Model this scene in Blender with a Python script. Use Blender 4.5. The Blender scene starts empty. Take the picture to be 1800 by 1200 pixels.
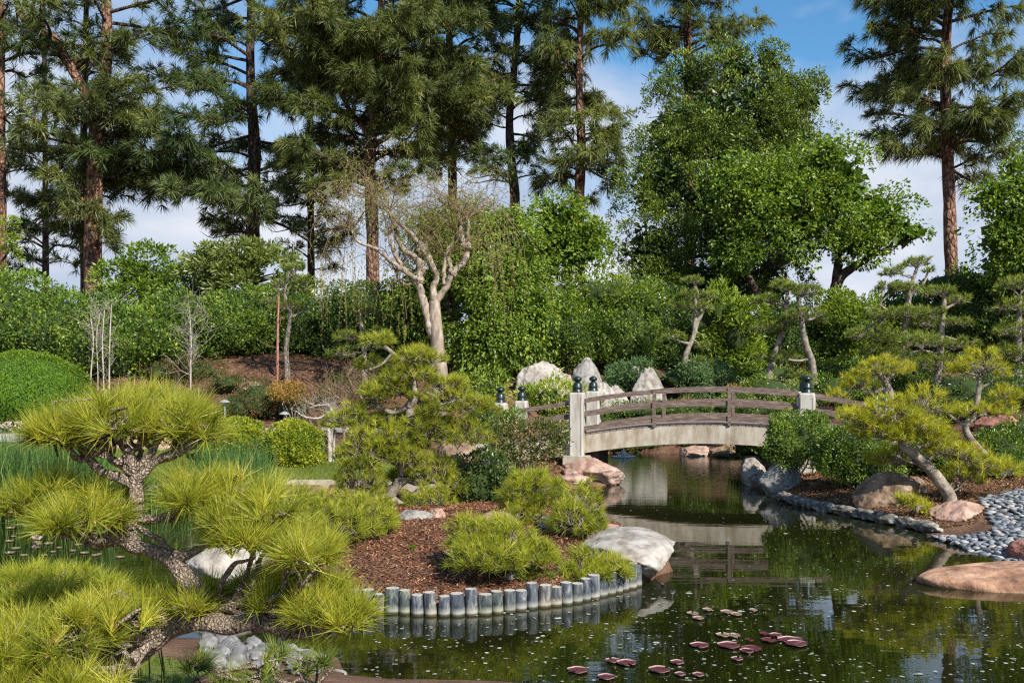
import bpy, bmesh, math
import numpy as np
PI = math.pi
rng = np.random.default_rng(11)
H, F = 2.0, 1700.0            # eye height above the pond and focal length in photo pixels
sc = bpy.context.scene
COL = sc.collection

def P(px, py, Y):
    return np.array([(px-900)/F*Y, Y, H-(py-660)/F*Y])
def WZ(px, py, z=0.0):
    Y = (H-z)*F/(py-660)
    return np.array([(px-900)/F*Y, Y, z])
def unit(v):
    v = np.asarray(v, float)
    return v/np.maximum(np.linalg.norm(v, axis=-1, keepdims=True), 1e-9)

# ------------------------------------------------------------------ noise
_perm = np.random.default_rng(3).random((32, 32, 32))
def vnoise(p):
    p = np.asarray(p, float)
    i = np.floor(p).astype(int); f = p-i; f = f*f*(3-2*f)
    r = 0
    for a in (0, 1):
        for b in (0, 1):
            for c in (0, 1):
                w = (f[..., 0] if a else 1-f[..., 0])*(f[..., 1] if b else 1-f[..., 1])*(f[..., 2] if c else 1-f[..., 2])
                r = r+w*_perm[(i[..., 0]+a) % 32, (i[..., 1]+b) % 32, (i[..., 2]+c) % 32]
    return r*2-1
def fbm(p, o=3):
    p = np.asarray(p, float); s = 0; a = 1
    for k in range(o):
        s = s+a*vnoise(p*(2.03**k)+17.3*k); a *= .5
    return s

# ------------------------------------------------------------------ materials
def nodes(name):
    m = bpy.data.materials.new(name); m.use_nodes = True
    nt = m.node_tree; nt.nodes.clear()
    return m, nt
def N(nt, t, **kw):
    n = nt.nodes.new(t)
    for k, v in kw.items():
        if k in n.inputs.keys():
            n.inputs[k].default_value = v
        else:
            setattr(n, k, v)
    return n
def L(nt, a, b): nt.links.new(a, b)
def c4(c): return (c[0], c[1], c[2], 1)
def ramp(nt, fac, stops):
    r = N(nt, 'ShaderNodeValToRGB')
    e = r.color_ramp.elements
    while len(e) < len(stops): e.new(.5)
    for k, (p, c) in enumerate(stops):
        e[k].position = p; e[k].color = c4(c)
    if fac is not None: L(nt, fac, r.inputs[0])
    return r
def leafmat(name, stops, trans=.35, rough=.5, spec=.4, tcol=None):
    m, nt = nodes(name)
    at = N(nt, 'ShaderNodeAttribute', attribute_name='rnd')
    r = ramp(nt, at.outputs['Fac'], stops)
    b = N(nt, 'ShaderNodeBsdfPrincipled'); b.inputs['Roughness'].default_value = rough
    b.inputs['Specular IOR Level'].default_value = spec
    L(nt, r.outputs[0], b.inputs['Base Color'])
    t = N(nt, 'ShaderNodeBsdfTranslucent')
    mul = N(nt, 'ShaderNodeMixRGB', blend_type='MULTIPLY'); mul.inputs[0].default_value = 1
    L(nt, r.outputs[0], mul.inputs[1]); mul.inputs[2].default_value = c4(tcol or (1.25, 1.2, .6))
    L(nt, mul.outputs[0], t.inputs['Color'])
    mx = N(nt, 'ShaderNodeMixShader'); mx.inputs[0].default_value = trans
    L(nt, b.outputs[0], mx.inputs[1]); L(nt, t.outputs[0], mx.inputs[2])
    o = N(nt, 'ShaderNodeOutputMaterial'); L(nt, mx.outputs[0], o.inputs[0])
    return m
def noisemat(name, stops, scale=5, detail=6, rough=.8, bump=.3, bscale=None, stretch=(1, 1, 1), spec=.3, stops2=None, scale2=40, fac2=.4, bdist=.02, coord='Object'):
    m, nt = nodes(name)
    tc = N(nt, 'ShaderNodeTexCoord'); mp = N(nt, 'ShaderNodeMapping'); mp.inputs['Scale'].default_value = stretch
    L(nt, tc.outputs[coord], mp.inputs[0])
    n = N(nt, 'ShaderNodeTexNoise'); n.inputs['Scale'].default_value = scale; n.inputs['Detail'].default_value = detail
    n.inputs['Roughness'].default_value = .6
    L(nt, mp.outputs[0], n.inputs['Vector'])
    r = ramp(nt, n.outputs['Fac'], stops)
    col = r.outputs[0]
    if stops2:
        n2 = N(nt, 'ShaderNodeTexNoise'); n2.inputs['Scale'].default_value = scale2; n2.inputs['Detail'].default_value = 5
        L(nt, mp.outputs[0], n2.inputs['Vector'])
        r2 = ramp(nt, n2.outputs['Fac'], stops2)
        mx = N(nt, 'ShaderNodeMixRGB', blend_type='MULTIPLY'); mx.inputs[0].default_value = fac2
        L(nt, col, mx.inputs[1]); L(nt, r2.outputs[0], mx.inputs[2]); col = mx.outputs[0]
    b = N(nt, 'ShaderNodeBsdfPrincipled'); b.inputs['Roughness'].default_value = rough
    b.inputs['Specular IOR Level'].default_value = spec
    L(nt, col, b.inputs['Base Color'])
    if bump:
        nb = N(nt, 'ShaderNodeTexNoise'); nb.inputs['Scale'].default_value = bscale or scale*4; nb.inputs['Detail'].default_value = 8
        L(nt, mp.outputs[0], nb.inputs['Vector'])
        bm_ = N(nt, 'ShaderNodeBump'); bm_.inputs['Strength'].default_value = bump; bm_.inputs['Distance'].default_value = bdist
        L(nt, nb.outputs['Fac'], bm_.inputs['Height']); L(nt, bm_.outputs[0], b.inputs['Normal'])
    o = N(nt, 'ShaderNodeOutputMaterial'); L(nt, b.outputs[0], o.inputs[0])
    return m
def plain(name, c, rough=.6, spec=.4):
    m, nt = nodes(name)
    at = N(nt, 'ShaderNodeTexNoise'); at.inputs['Scale'].default_value = 30
    r = ramp(nt, at.outputs['Fac'], [(.3, tuple(x*.75 for x in c)), (.7, c)])
    b = N(nt, 'ShaderNodeBsdfPrincipled'); b.inputs['Roughness'].default_value = rough; b.inputs['Specular IOR Level'].default_value = spec
    L(nt, r.outputs[0], b.inputs['Base Color'])
    o = N(nt, 'ShaderNodeOutputMaterial'); L(nt, b.outputs[0], o.inputs[0]); return m

M = {}
# needles and leaves
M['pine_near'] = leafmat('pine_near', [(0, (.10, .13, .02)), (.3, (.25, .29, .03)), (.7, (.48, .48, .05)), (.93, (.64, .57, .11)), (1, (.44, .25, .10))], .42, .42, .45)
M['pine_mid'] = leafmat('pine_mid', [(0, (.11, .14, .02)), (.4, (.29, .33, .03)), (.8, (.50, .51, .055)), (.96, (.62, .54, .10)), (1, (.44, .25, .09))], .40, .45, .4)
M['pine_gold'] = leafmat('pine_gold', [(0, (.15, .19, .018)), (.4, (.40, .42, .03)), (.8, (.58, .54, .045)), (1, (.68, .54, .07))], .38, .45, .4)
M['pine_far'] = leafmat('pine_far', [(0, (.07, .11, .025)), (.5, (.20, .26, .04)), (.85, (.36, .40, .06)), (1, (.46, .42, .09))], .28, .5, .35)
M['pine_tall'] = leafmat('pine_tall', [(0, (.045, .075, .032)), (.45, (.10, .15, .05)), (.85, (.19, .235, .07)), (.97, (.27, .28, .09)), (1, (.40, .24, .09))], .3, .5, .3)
M['pine_tall_olive'] = leafmat('pine_tall_olive', [(0, (.055, .08, .03)), (.45, (.13, .165, .045)), (.85, (.24, .27, .07)), (.97, (.33, .31, .10)), (1, (.42, .22, .09))], .32, .45, .4)
M['leaf_hedge'] = leafmat('leaf_hedge', [(0, (.035, .075, .012)), (.5, (.12, .20, .022)), (.88, (.25, .34, .035)), (1, (.42, .46, .06))], .28, .42, .5)
M['leaf_clipped'] = leafmat('leaf_clipped', [(0, (.045, .085, .008)), (.5, (.115, .20, .010)), (1, (.24, .34, .018))], .3, .45, .4)
M['leaf_dark'] = leafmat('leaf_dark', [(0, (.025, .055, .012)), (.6, (.075, .135, .018)), (1, (.19, .27, .035))], .22, .38, .55)
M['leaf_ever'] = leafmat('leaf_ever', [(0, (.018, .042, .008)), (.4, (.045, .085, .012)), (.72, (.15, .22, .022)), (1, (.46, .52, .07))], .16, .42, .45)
M['leaf_pear'] = leafmat('leaf_pear', [(0, (.035, .075, .012)), (.5, (.13, .22, .022)), (.94, (.36, .46, .06)), (1, (.50, .18, .07))], .34, .42, .35)
M['leaf_loquat'] = leafmat('leaf_loquat', [(0, (.06, .10, .02)), (.5, (.16, .21, .045)), (1, (.36, .39, .12))], .3, .4, .5)
M['leaf_yellow'] = leafmat('leaf_yellow', [(0, (.10, .15, .015)), (.5, (.26, .30, .02)), (1, (.50, .49, .04))], .32, .42, .45)
M['leaf_bamboo'] = leafmat('leaf_bamboo', [(0, (.07, .13, .012)), (.5, (.19, .28, .02)), (1, (.34, .40, .035))], .35, .42, .45)
M['leaf_variegated'] = leafmat('leaf_variegated', [(0, (.10, .20, .02)), (.5, (.30, .38, .04)), (1, (.62, .60, .15))], .35, .42, .45)
M['leaf_red'] = leafmat('leaf_red', [(0, (.05, .085, .02)), (.55, (.13, .16, .035)), (.8, (.24, .16, .06)), (1, (.40, .19, .10))], .28, .38, .5)
M['leaf_photinia'] = leafmat('leaf_photinia', [(0, (.03, .06, .015)), (.6, (.07, .12, .025)), (.9, (.16, .18, .04)), (1, (.36, .13, .06))], .25, .36, .55)
M['leaf_orange'] = leafmat('leaf_orange', [(0, (.14, .13, .03)), (.5, (.36, .21, .04)), (1, (.56, .34, .06))], .35, .5, .3)
M['leaf_nandina'] = leafmat('leaf_nandina', [(0, (.05, .08, .02)), (.5, (.11, .13, .035)), (.8, (.24, .12, .06)), (1, (.36, .18, .08))], .3, .5, .3)
M['juniper'] = leafmat('juniper', [(0, (.05, .11, .035)), (.6, (.12, .20, .07)), (1, (.20, .29, .12))], .2, .6, .3)
M['willow_leaf'] = leafmat('willow_leaf', [(0, (.12, .17, .02)), (.6, (.26, .30, .04)), (1, (.40, .36, .08))], .35, .5, .3)
M['reed'] = leafmat('reed', [(0, (.035, .085, .02)), (.7, (.085, .16, .04)), (.92, (.14, .28, .05)), (1, (.40, .33, .14))], .3, .42, .4)
M['grass'] = leafmat('grass', [(0, (.07, .11, .012)), (.6, (.17, .22, .025)), (1, (.30, .31, .05))], .35, .5, .3)
M['pink'] = leafmat('pink', [(0, (.60, .36, .40)), (.5, (.75, .55, .60)), (1, (.85, .78, .78))], .3, .5, .3, (1, .9, .9))
M['magenta'] = leafmat('magenta', [(0, (.30, .01, .08)), (1, (.60, .03, .22))], .3, .5, .3, (1, .7, .8))
M['whiteflower'] = leafmat('whiteflower', [(0, (.6, .55, .45)), (1, (.85, .80, .7))], .3, .5, .3, (1, 1, .9))
M['chips'] = leafmat('chips', [(0, (.06, .022, .012)), (.5, (.19, .075, .035)), (.9, (.33, .15, .08)), (1, (.55, .36, .24))], .0, .75, .25)
M['litter'] = leafmat('litter', [(0, (.08, .035, .018)), (.5, (.19, .085, .035)), (.9, (.30, .17, .08)), (1, (.40, .30, .14))], .0, .75, .25)
M['bud'] = leafmat('bud', [(0, (.40, .16, .08)), (1, (.70, .36, .22))], .1, .6, .3)
M['cone'] = leafmat('cone', [(0, (.20, .09, .03)), (1, (.42, .20, .07))], 0, .7, .3)
M['petal_speck'] = leafmat('petal_speck', [(0, (.16, .18, .13)), (.6, (.32, .34, .28)), (1, (.58, .58, .52))], .1, .5, .3)
# bark
M['bark_near'] = noisemat('bark_near', [(.3, (.07, .055, .045)), (.5, (.24, .195, .15)), (.72, (.42, .36, .29))], 24, 8, .9, 1.0, 60, (1, 1, .6), bdist=.012)
M['bark_mid'] = noisemat('bark_mid', [(.3, (.09, .075, .06)), (.55, (.27, .23, .18)), (.75, (.45, .40, .33))], 10, 8, .9, .8, 30, bdist=.02)
M['bark_pine'] = noisemat('bark_pine', [(.32, (.05, .026, .018)), (.5, (.19, .10, .065)), (.68, (.38, .225, .155))], 7, 8, .9, 1.0, 14, (1, 1, .42), bdist=.06)
M['bark_dark'] = noisemat('bark_dark', [(.3, (.03, .022, .018)), (.55, (.09, .065, .05)), (.7, (.17, .13, .10))], 7, 8, .9, .9, 14, (1, 1, .45), bdist=.05)
M['bark_willow'] = noisemat('bark_willow', [(.3, (.13, .10, .075)), (.5, (.30, .24, .185)), (.7, (.46, .39, .31))], 7, 8, .85, .8, 16, (1, 1, .35), bdist=.03)
M['twig'] = noisemat('twig', [(.3, (.13, .08, .05)), (.7, (.32, .22, .14))], 8, 4, .8, 0)
M['twig_grey'] = noisemat('twig_grey', [(.3, (.26, .22, .19)), (.7, (.55, .49, .43))], 8, 4, .8, 0)
M['twig_red'] = noisemat('twig_red', [(.3, (.22, .09, .06)), (.7, (.45, .24, .18))], 8, 4, .8, 0)
def barkmat(name, stops, vs, stretch, dist, crack=(.25, .2, .18)):
    m, nt = nodes(name)
    tc = N(nt, 'ShaderNodeTexCoord'); mp = N(nt, 'ShaderNodeMapping'); mp.inputs['Scale'].default_value = stretch
    nz = N(nt, 'ShaderNodeTexNoise'); nz.inputs['Scale'].default_value = vs*1.3; nz.inputs['Detail'].default_value = 8
    L(nt, tc.outputs['Object'], mp.inputs[0]); L(nt, mp.outputs[0], nz.inputs['Vector'])
    wv = N(nt, 'ShaderNodeVectorMath', operation='SCALE'); wv.inputs['Scale'].default_value = .5/vs; L(nt, nz.outputs['Color'], wv.inputs[0])
    av = N(nt, 'ShaderNodeVectorMath', operation='ADD'); L(nt, mp.outputs[0], av.inputs[0]); L(nt, wv.outputs[0], av.inputs[1])
    vo = N(nt, 'ShaderNodeTexVoronoi', feature='DISTANCE_TO_EDGE'); vo.inputs['Scale'].default_value = vs; L(nt, av.outputs[0], vo.inputs['Vector'])
    r = ramp(nt, nz.outputs['Fac'], stops); r2 = ramp(nt, vo.outputs['Distance'], [(.0, crack), (.16, (1, 1, 1))])
    mx = N(nt, 'ShaderNodeMixRGB', blend_type='MULTIPLY'); mx.inputs[0].default_value = .85; L(nt, r.outputs[0], mx.inputs[1]); L(nt, r2.outputs[0], mx.inputs[2])
    b = N(nt, 'ShaderNodeBsdfPrincipled'); b.inputs['Roughness'].default_value = .9; b.inputs['Specular IOR Level'].default_value = .2; L(nt, mx.outputs[0], b.inputs['Base Color'])
    hh = N(nt, 'ShaderNodeMath', operation='MULTIPLY_ADD'); L(nt, nz.outputs['Fac'], hh.inputs[0]); hh.inputs[1].default_value = .5
    r3 = ramp(nt, vo.outputs['Distance'], [(0, (0, 0, 0)), (.25, (1, 1, 1))]); L(nt, r3.outputs[0], hh.inputs[2])
    bp = N(nt, 'ShaderNodeBump'); bp.inputs['Strength'].default_value = 1; bp.inputs['Distance'].default_value = dist; L(nt, hh.outputs[0], bp.inputs['Height']); L(nt, bp.outputs[0], b.inputs['Normal'])
    o = N(nt, 'ShaderNodeOutputMaterial'); L(nt, b.outputs[0], o.inputs[0]); return m
M['bark_near'] = barkmat('bark_near_scaly', [(.3, (.12, .085, .06)), (.5, (.33, .265, .21)), (.7, (.54, .46, .38))], 85, (1, 1, .7), .006, (.42, .36, .32))
M['bark_pine'] = barkmat('bark_pine_scaly', [(.32, (.12, .06, .04)), (.5, (.24, .135, .09)), (.68, (.42, .27, .19))], 6.5, (1, 1, .5), .05)
M['bark_dark'] = barkmat('bark_dark_scaly', [(.32, (.05, .035, .028)), (.5, (.10, .07, .055)), (.7, (.20, .145, .115))], 6.5, (1, 1, .4), .05)
# stone
def rock(name, a, b, c, sc_=2.2): return noisemat(name, [(.30, a), (.5, b), (.68, c)], sc_, 8, .85, .7, 9, bdist=.05, stops2=[(.35, (.38, .34, .30)), (.55, (1, 1, 1))], scale2=7, fac2=.7)
M['rock_white'] = rock('rock_white', (.24, .20, .17), (.37, .34, .30), (.46, .43, .39), 2.6)
M['rock_grey'] = rock('rock_grey', (.15, .14, .13), (.28, .27, .25), (.40, .38, .35))
M['rock_pink'] = rock('rock_pink', (.27, .17, .13), (.43, .27, .21), (.47, .39, .34))
M['rock_tan'] = rock('rock_tan', (.15, .095, .06), (.29, .20, .13), (.42, .33, .24))
M['rock_orange'] = rock('rock_orange', (.20, .11, .07), (.38, .21, .13), (.48, .31, .21), 5)
M['rock_red'] = rock('rock_red', (.24, .10, .07), (.38, .17, .12), (.48, .28, .2))
M['rim'] = rock('rim', (.07, .06, .05), (.20, .18, .155), (.42, .39, .34), 9)
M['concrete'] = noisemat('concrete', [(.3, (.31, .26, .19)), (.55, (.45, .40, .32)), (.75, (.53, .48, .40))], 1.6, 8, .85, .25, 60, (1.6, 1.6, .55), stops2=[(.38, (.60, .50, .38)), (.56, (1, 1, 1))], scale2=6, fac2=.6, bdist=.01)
M['post_white'] = noisemat('post_white', [(.28, (.22, .18, .13)), (.48, (.42, .39, .34)), (.75, (.52, .49, .44))], 3.2, 8, .8, .2, 50, (3, 3, .5), bdist=.01)
M['rail'] = noisemat('rail', [(.3, (.07, .045, .035)), (.5, (.155, .108, .088)), (.72, (.33, .255, .215))], 6, 8, .7, .5, 40, (1, 1, 9), bdist=.01)
M['deck'] = noisemat('deck', [(.3, (.16, .12, .10)), (.7, (.34, .28, .24))], 8, 6, .8, .3, 40)
M['path'] = noisemat('path', [(.3, (.29, .26, .22)), (.7, (.40, .37, .32))], 1.2, 8, .9, .15, 80)
M['soil'] = noisemat('soil', [(.3, (.075, .036, .022)), (.5, (.16, .085, .05)), (.72, (.26, .16, .10))], 3, 10, .95, 1.0, 30, bdist=.04, stops2=[(.4, (.5, .45, .4)), (.6, (1, 1, 1))], scale2=60, fac2=.7)
M['lawn'] = noisemat('lawn', [(.3, (.08, .10, .02)), (.7, (.15, .18, .03))], 6, 8, .95, .5, 80)
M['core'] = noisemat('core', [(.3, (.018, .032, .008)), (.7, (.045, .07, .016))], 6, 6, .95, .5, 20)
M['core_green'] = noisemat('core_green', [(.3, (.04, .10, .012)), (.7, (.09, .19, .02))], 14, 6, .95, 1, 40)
M['lily'] = noisemat('lily', [(.3, (.055, .013, .018)), (.6, (.10, .028, .033)), (.8, (.14, .065, .05))], 14, 5, .6, .1, 30, spec=.25)
M['lily_rim'] = plain('lily_rim', (.38, .25, .23), .5)
M['lily_green'] = noisemat('lily_green', [(.3, (.10, .09, .05)), (.7, (.24, .19, .11))], 10, 5, .35, 0, spec=.6)
M['cobble'] = noisemat('cobble', [(.3, (.07, .068, .065)), (.5, (.17, .165, .16)), (.7, (.36, .345, .33))], 9, 8, .85, .6, 40, bdist=.02)
M['shaded_concrete'] = noisemat('shaded_concrete', [(.3, (.06, .055, .045)), (.7, (.14, .13, .11))], 4, 6, .9, .3, 30)  # abutment concrete toned down; shade under the bridge put into its colour
M['foam'] = plain('foam', (.8, .82, .84), .4)
M['lamp_metal'] = plain('lamp_metal', (.30, .32, .33), .4)

def finial_mat():
    m, nt = nodes('finial_metal')
    n = N(nt, 'ShaderNodeTexNoise'); n.inputs['Scale'].default_value = 9
    r = ramp(nt, n.outputs['Fac'], [(.35, (.018, .02, .02)), (.6, (.035, .055, .052)), (.75, (.06, .10, .09))])
    b = N(nt, 'ShaderNodeBsdfPrincipled'); b.inputs['Metallic'].default_value = .5; b.inputs['Roughness'].default_value = .34
    L(nt, r.outputs[0], b.inputs['Base Color']); o = N(nt, 'ShaderNodeOutputMaterial'); L(nt, b.outputs[0], o.inputs[0]); return m
M['finial'] = finial_mat()
def stub_mat():
    m, nt = nodes('stub_wood')
    tc = N(nt, 'ShaderNodeTexCoord'); mp = N(nt, 'ShaderNodeMapping'); mp.inputs['Scale'].default_value = (1, 1, .35)
    oi = N(nt, 'ShaderNodeObjectInfo')
    ad = N(nt, 'ShaderNodeVectorMath', operation='ADD')
    L(nt, tc.outputs['Object'], ad.inputs[0])
    sc3 = N(nt, 'ShaderNodeVectorMath', operation='SCALE'); L(nt, oi.outputs['Location'], sc3.inputs[0]); sc3.inputs['Scale'].default_value = 3
    L(nt, sc3.outputs[0], ad.inputs[1]); L(nt, ad.outputs[0], mp.inputs[0])
    n = N(nt, 'ShaderNodeTexNoise'); n.inputs['Scale'].default_value = 22; n.inputs['Detail'].default_value = 8; n.inputs['Distortion'].default_value = 1.2
    L(nt, mp.outputs[0], n.inputs['Vector'])
    r = ramp(nt, n.outputs['Fac'], [(.36, (.03, .038, .055)), (.52, (.085, .10, .12)), (.63, (.20, .205, .21)), (.76, (.38, .37, .35))])
    # lime band left by the water line, algae right at the water
    sx = N(nt, 'ShaderNodeSeparateXYZ'); L(nt, tc.outputs['Object'], sx.inputs[0])
    wb = N(nt, 'ShaderNodeMapRange'); wb.inputs[1].default_value = .075; wb.inputs[2].default_value = .025
    L(nt, sx.outputs[2], wb.inputs[0])
    m1 = N(nt, 'ShaderNodeMixRGB'); L(nt, wb.outputs[0], m1.inputs[0]); L(nt, r.outputs[0], m1.inputs[1]); m1.inputs[2].default_value = (.38, .37, .34, 1)
    al = N(nt, 'ShaderNodeMapRange'); al.inputs[1].default_value = .03; al.inputs[2].default_value = .012
    L(nt, sx.outputs[2], al.inputs[0])
    m2 = N(nt, 'ShaderNodeMixRGB'); L(nt, al.outputs[0], m2.inputs[0]); L(nt, m1.outputs[0], m2.inputs[1]); m2.inputs[2].default_value = (.05, .045, .02, 1)
    tr = ramp(nt, oi.outputs['Random'], [(0, (1, .86, .66)), (.35, (1, 1, 1)), (.7, (.62, .64, .66)), (1, (.85, .90, .62))])
    m3 = N(nt, 'ShaderNodeMixRGB', blend_type='MULTIPLY'); m3.inputs[0].default_value = .9; L(nt, m2.outputs[0], m3.inputs[1]); L(nt, tr.outputs[0], m3.inputs[2])
    b = N(nt, 'ShaderNodeBsdfPrincipled'); b.inputs['Roughness'].default_value = .75
    L(nt, m3.outputs[0], b.inputs['Base Color'])
    bp = N(nt, 'ShaderNodeBump'); bp.inputs['Strength'].default_value = .5; bp.inputs['Distance'].default_value = .01
    L(nt, n.outputs['Fac'], bp.inputs['Height']); L(nt, bp.outputs[0], b.inputs['Normal'])
    o = N(nt, 'ShaderNodeOutputMaterial'); L(nt, b.outputs[0], o.inputs[0]); return m
M['stub'] = stub_mat()
M['stub_top'] = noisemat('stub_top', [(.3, (.26, .23, .19)), (.7, (.52, .49, .43))], 30, 5, .85, .3, 60, bdist=.005)
def pebble_mat():
    m, nt = nodes('pebble')
    tc = N(nt, 'ShaderNodeTexCoord')
    at = N(nt, 'ShaderNodeAttribute', attribute_name='rnd')
    n = N(nt, 'ShaderNodeTexNoise'); n.inputs['Scale'].default_value = 6; L(nt, tc.outputs['Object'], n.inputs['Vector'])
    oi = N(nt, 'ShaderNodeObjectInfo')
    a1 = N(nt, 'ShaderNodeMath', operation='ADD'); L(nt, at.outputs['Fac'], a1.inputs[0]); L(nt, oi.outputs['Random'], a1.inputs[1])
    fr = N(nt, 'ShaderNodeMath', operation='FRACT'); L(nt, a1.outputs[0], fr.inputs[0])
    r = ramp(nt, fr.outputs[0], [(0, (.06, .07, .085)), (.35, (.13, .145, .165)), (.7, (.23, .245, .26)), (.93, (.37, .37, .36)), (1, (.44, .35, .29))])
    mx = N(nt, 'ShaderNodeMixRGB', blend_type='MULTIPLY'); mx.inputs[0].default_value = .5
    r2 = ramp(nt, n.outputs['Fac'], [(.3, (.6, .6, .6)), (.7, (1, 1, 1))])
    L(nt, r.outputs[0], mx.inputs[1]); L(nt, r2.outputs[0], mx.inputs[2])
    b = N(nt, 'ShaderNodeBsdfPrincipled'); b.inputs['Roughness'].default_value = .5
    L(nt, mx.outputs[0], b.inputs['Base Color']); o = N(nt, 'ShaderNodeOutputMaterial'); L(nt, b.outputs[0], o.inputs[0]); return m
M['pebble'] = pebble_mat()
def water_mat():
    m, nt = nodes('pond_water')
    tc = N(nt, 'ShaderNodeTexCoord'); mp = N(nt, 'ShaderNodeMapping'); mp.inputs['Scale'].default_value = (.4, 1.9, 1)
    L(nt, tc.outputs['Object'], mp.inputs[0])
    n = N(nt, 'ShaderNodeTexNoise'); n.inputs['Scale'].default_value = 2.2; n.inputs['Detail'].default_value = 3; L(nt, mp.outputs[0], n.inputs['Vector'])
    n2 = N(nt, 'ShaderNodeTexNoise'); n2.inputs['Scale'].default_value = 11; n2.inputs['Detail'].default_value = 2; L(nt, mp.outputs[0], n2.inputs['Vector'])
    # livelier ripples round the little fountain beyond the bridge
    sx = N(nt, 'ShaderNodeSeparateXYZ'); L(nt, tc.outputs['Object'], sx.inputs[0])
    mr = N(nt, 'ShaderNodeMapRange'); mr.inputs[1].default_value = 14; mr.inputs[2].default_value = 20; mr.inputs[3].default_value = .05; mr.inputs[4].default_value = 1.3
    L(nt, sx.outputs[1], mr.inputs[0])
    mu = N(nt, 'ShaderNodeMath', operation='MULTIPLY'); L(nt, n2.outputs['Fac'], mu.inputs[0]); L(nt, mr.outputs[0], mu.inputs[1])
    ad = N(nt, 'ShaderNodeMath', operation='MULTIPLY_ADD'); L(nt, n.outputs['Fac'], ad.inputs[0]); ad.inputs[1].default_value = .6; L(nt, mu.outputs[0], ad.inputs[2])
    bp = N(nt, 'ShaderNodeBump'); bp.inputs['Strength'].default_value = .10; bp.inputs['Distance'].default_value = .022
    L(nt, ad.outputs[0], bp.inputs['Height'])
    nc = N(nt, 'ShaderNodeTexNoise'); nc.inputs['Scale'].default_value = .35; L(nt, tc.outputs['Object'], nc.inputs['Vector'])
    r = ramp(nt, nc.outputs['Fac'], [(.3, (.006, .008, .0015)), (.7, (.013, .015, .003))])
    b = N(nt, 'ShaderNodeBsdfPrincipled'); b.inputs['Roughness'].default_value = .015; b.inputs['IOR'].default_value = 1.5
    b.inputs['Specular IOR Level'].default_value = .5
    L(nt, r.outputs[0], b.inputs['Base Color']); L(nt, bp.outputs[0], b.inputs['Normal'])
    o = N(nt, 'ShaderNodeOutputMaterial'); L(nt, b.outputs[0], o.inputs[0]); return m
M['water'] = water_mat()

# ------------------------------------------------------------------ mesh building
class MB:
    """collects vertices and faces of one part"""
    def __init__(s): s.V = []; s.F = []; s.n = 0
    def add(s, V, Fc, mat=0, rnd=None, smooth=False):
        V = np.asarray(V, float); Fc = np.asarray(Fc, int)
        if len(V) == 0 or len(Fc) == 0: return
        if rnd is None: rnd = np.zeros(len(Fc))
        s.V.append(V); s.F.append((Fc+s.n, mat, np.asarray(rnd, float), smooth)); s.n += len(V)
    def build(s, name, mats, parent=None, org=None):
        if not s.F: return None
        me = bpy.data.meshes.new(name)
        V = np.concatenate(s.V) if s.V else np.zeros((0, 3))
        if org is None:
            org = np.array(parent['_o']) if parent is not None and '_o' in parent else np.zeros(3)
            loc = np.zeros(3)
        else:
            org = np.asarray(org, float); loc = org
        if parent is None: loc = org
        V = V-org
        me.vertices.add(len(V)); me.vertices.foreach_set('co', V.astype(np.float32).ravel())
        nl = sum(f[0].size for f in s.F); nf = sum(len(f[0]) for f in s.F)
        li = np.concatenate([f[0].ravel() for f in s.F]) if nf else np.zeros(0, int)
        tot = np.concatenate([np.full(len(f[0]), f[0].shape[1]) for f in s.F]) if nf else np.zeros(0, int)
        st = np.concatenate([[0], np.cumsum(tot)[:-1]]) if nf else np.zeros(0, int)
        me.loops.add(nl); me.polygons.add(nf)
        me.loops.foreach_set('vertex_index', li.astype(np.int32))
        me.polygons.foreach_set('loop_start', st.astype(np.int32))
        me.polygons.foreach_set('material_index', np.concatenate([np.full(len(f[0]), f[1]) for f in s.F]).astype(np.int32))
        me.polygons.foreach_set('use_smooth', np.concatenate([np.full(len(f[0]), f[3]) for f in s.F]).astype(bool))
        a = me.attributes.new('rnd', 'FLOAT', 'FACE')
        a.data.foreach_set('value', np.concatenate([f[2] for f in s.F]).astype(np.float32))
        for m in (mats if isinstance(mats, (list, tuple)) else [mats]): me.materials.append(M[m])
        me.update(calc_edges=True)
        o = bpy.data.objects.new(name, me); COL.objects.link(o)
        o['_o'] = [float(v) for v in org]
        if parent is not None: o.parent = parent
        else: o.location = loc
        return o
def tag(o, label, cat=None, group=None, kind=None):
    if label: o['label'] = label
    if cat: o['category'] = cat
    if group: o['group'] = group
    if kind: o['kind'] = kind
    return o
def thing(name, label, cat, loc, group=None):
    o = bpy.data.objects.new(name, None); COL.objects.link(o); o.location = [float(v) for v in loc]
    o.empty_display_size = .1; o['_o'] = [float(v) for v in loc]
    return tag(o, label, cat, group)

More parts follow.
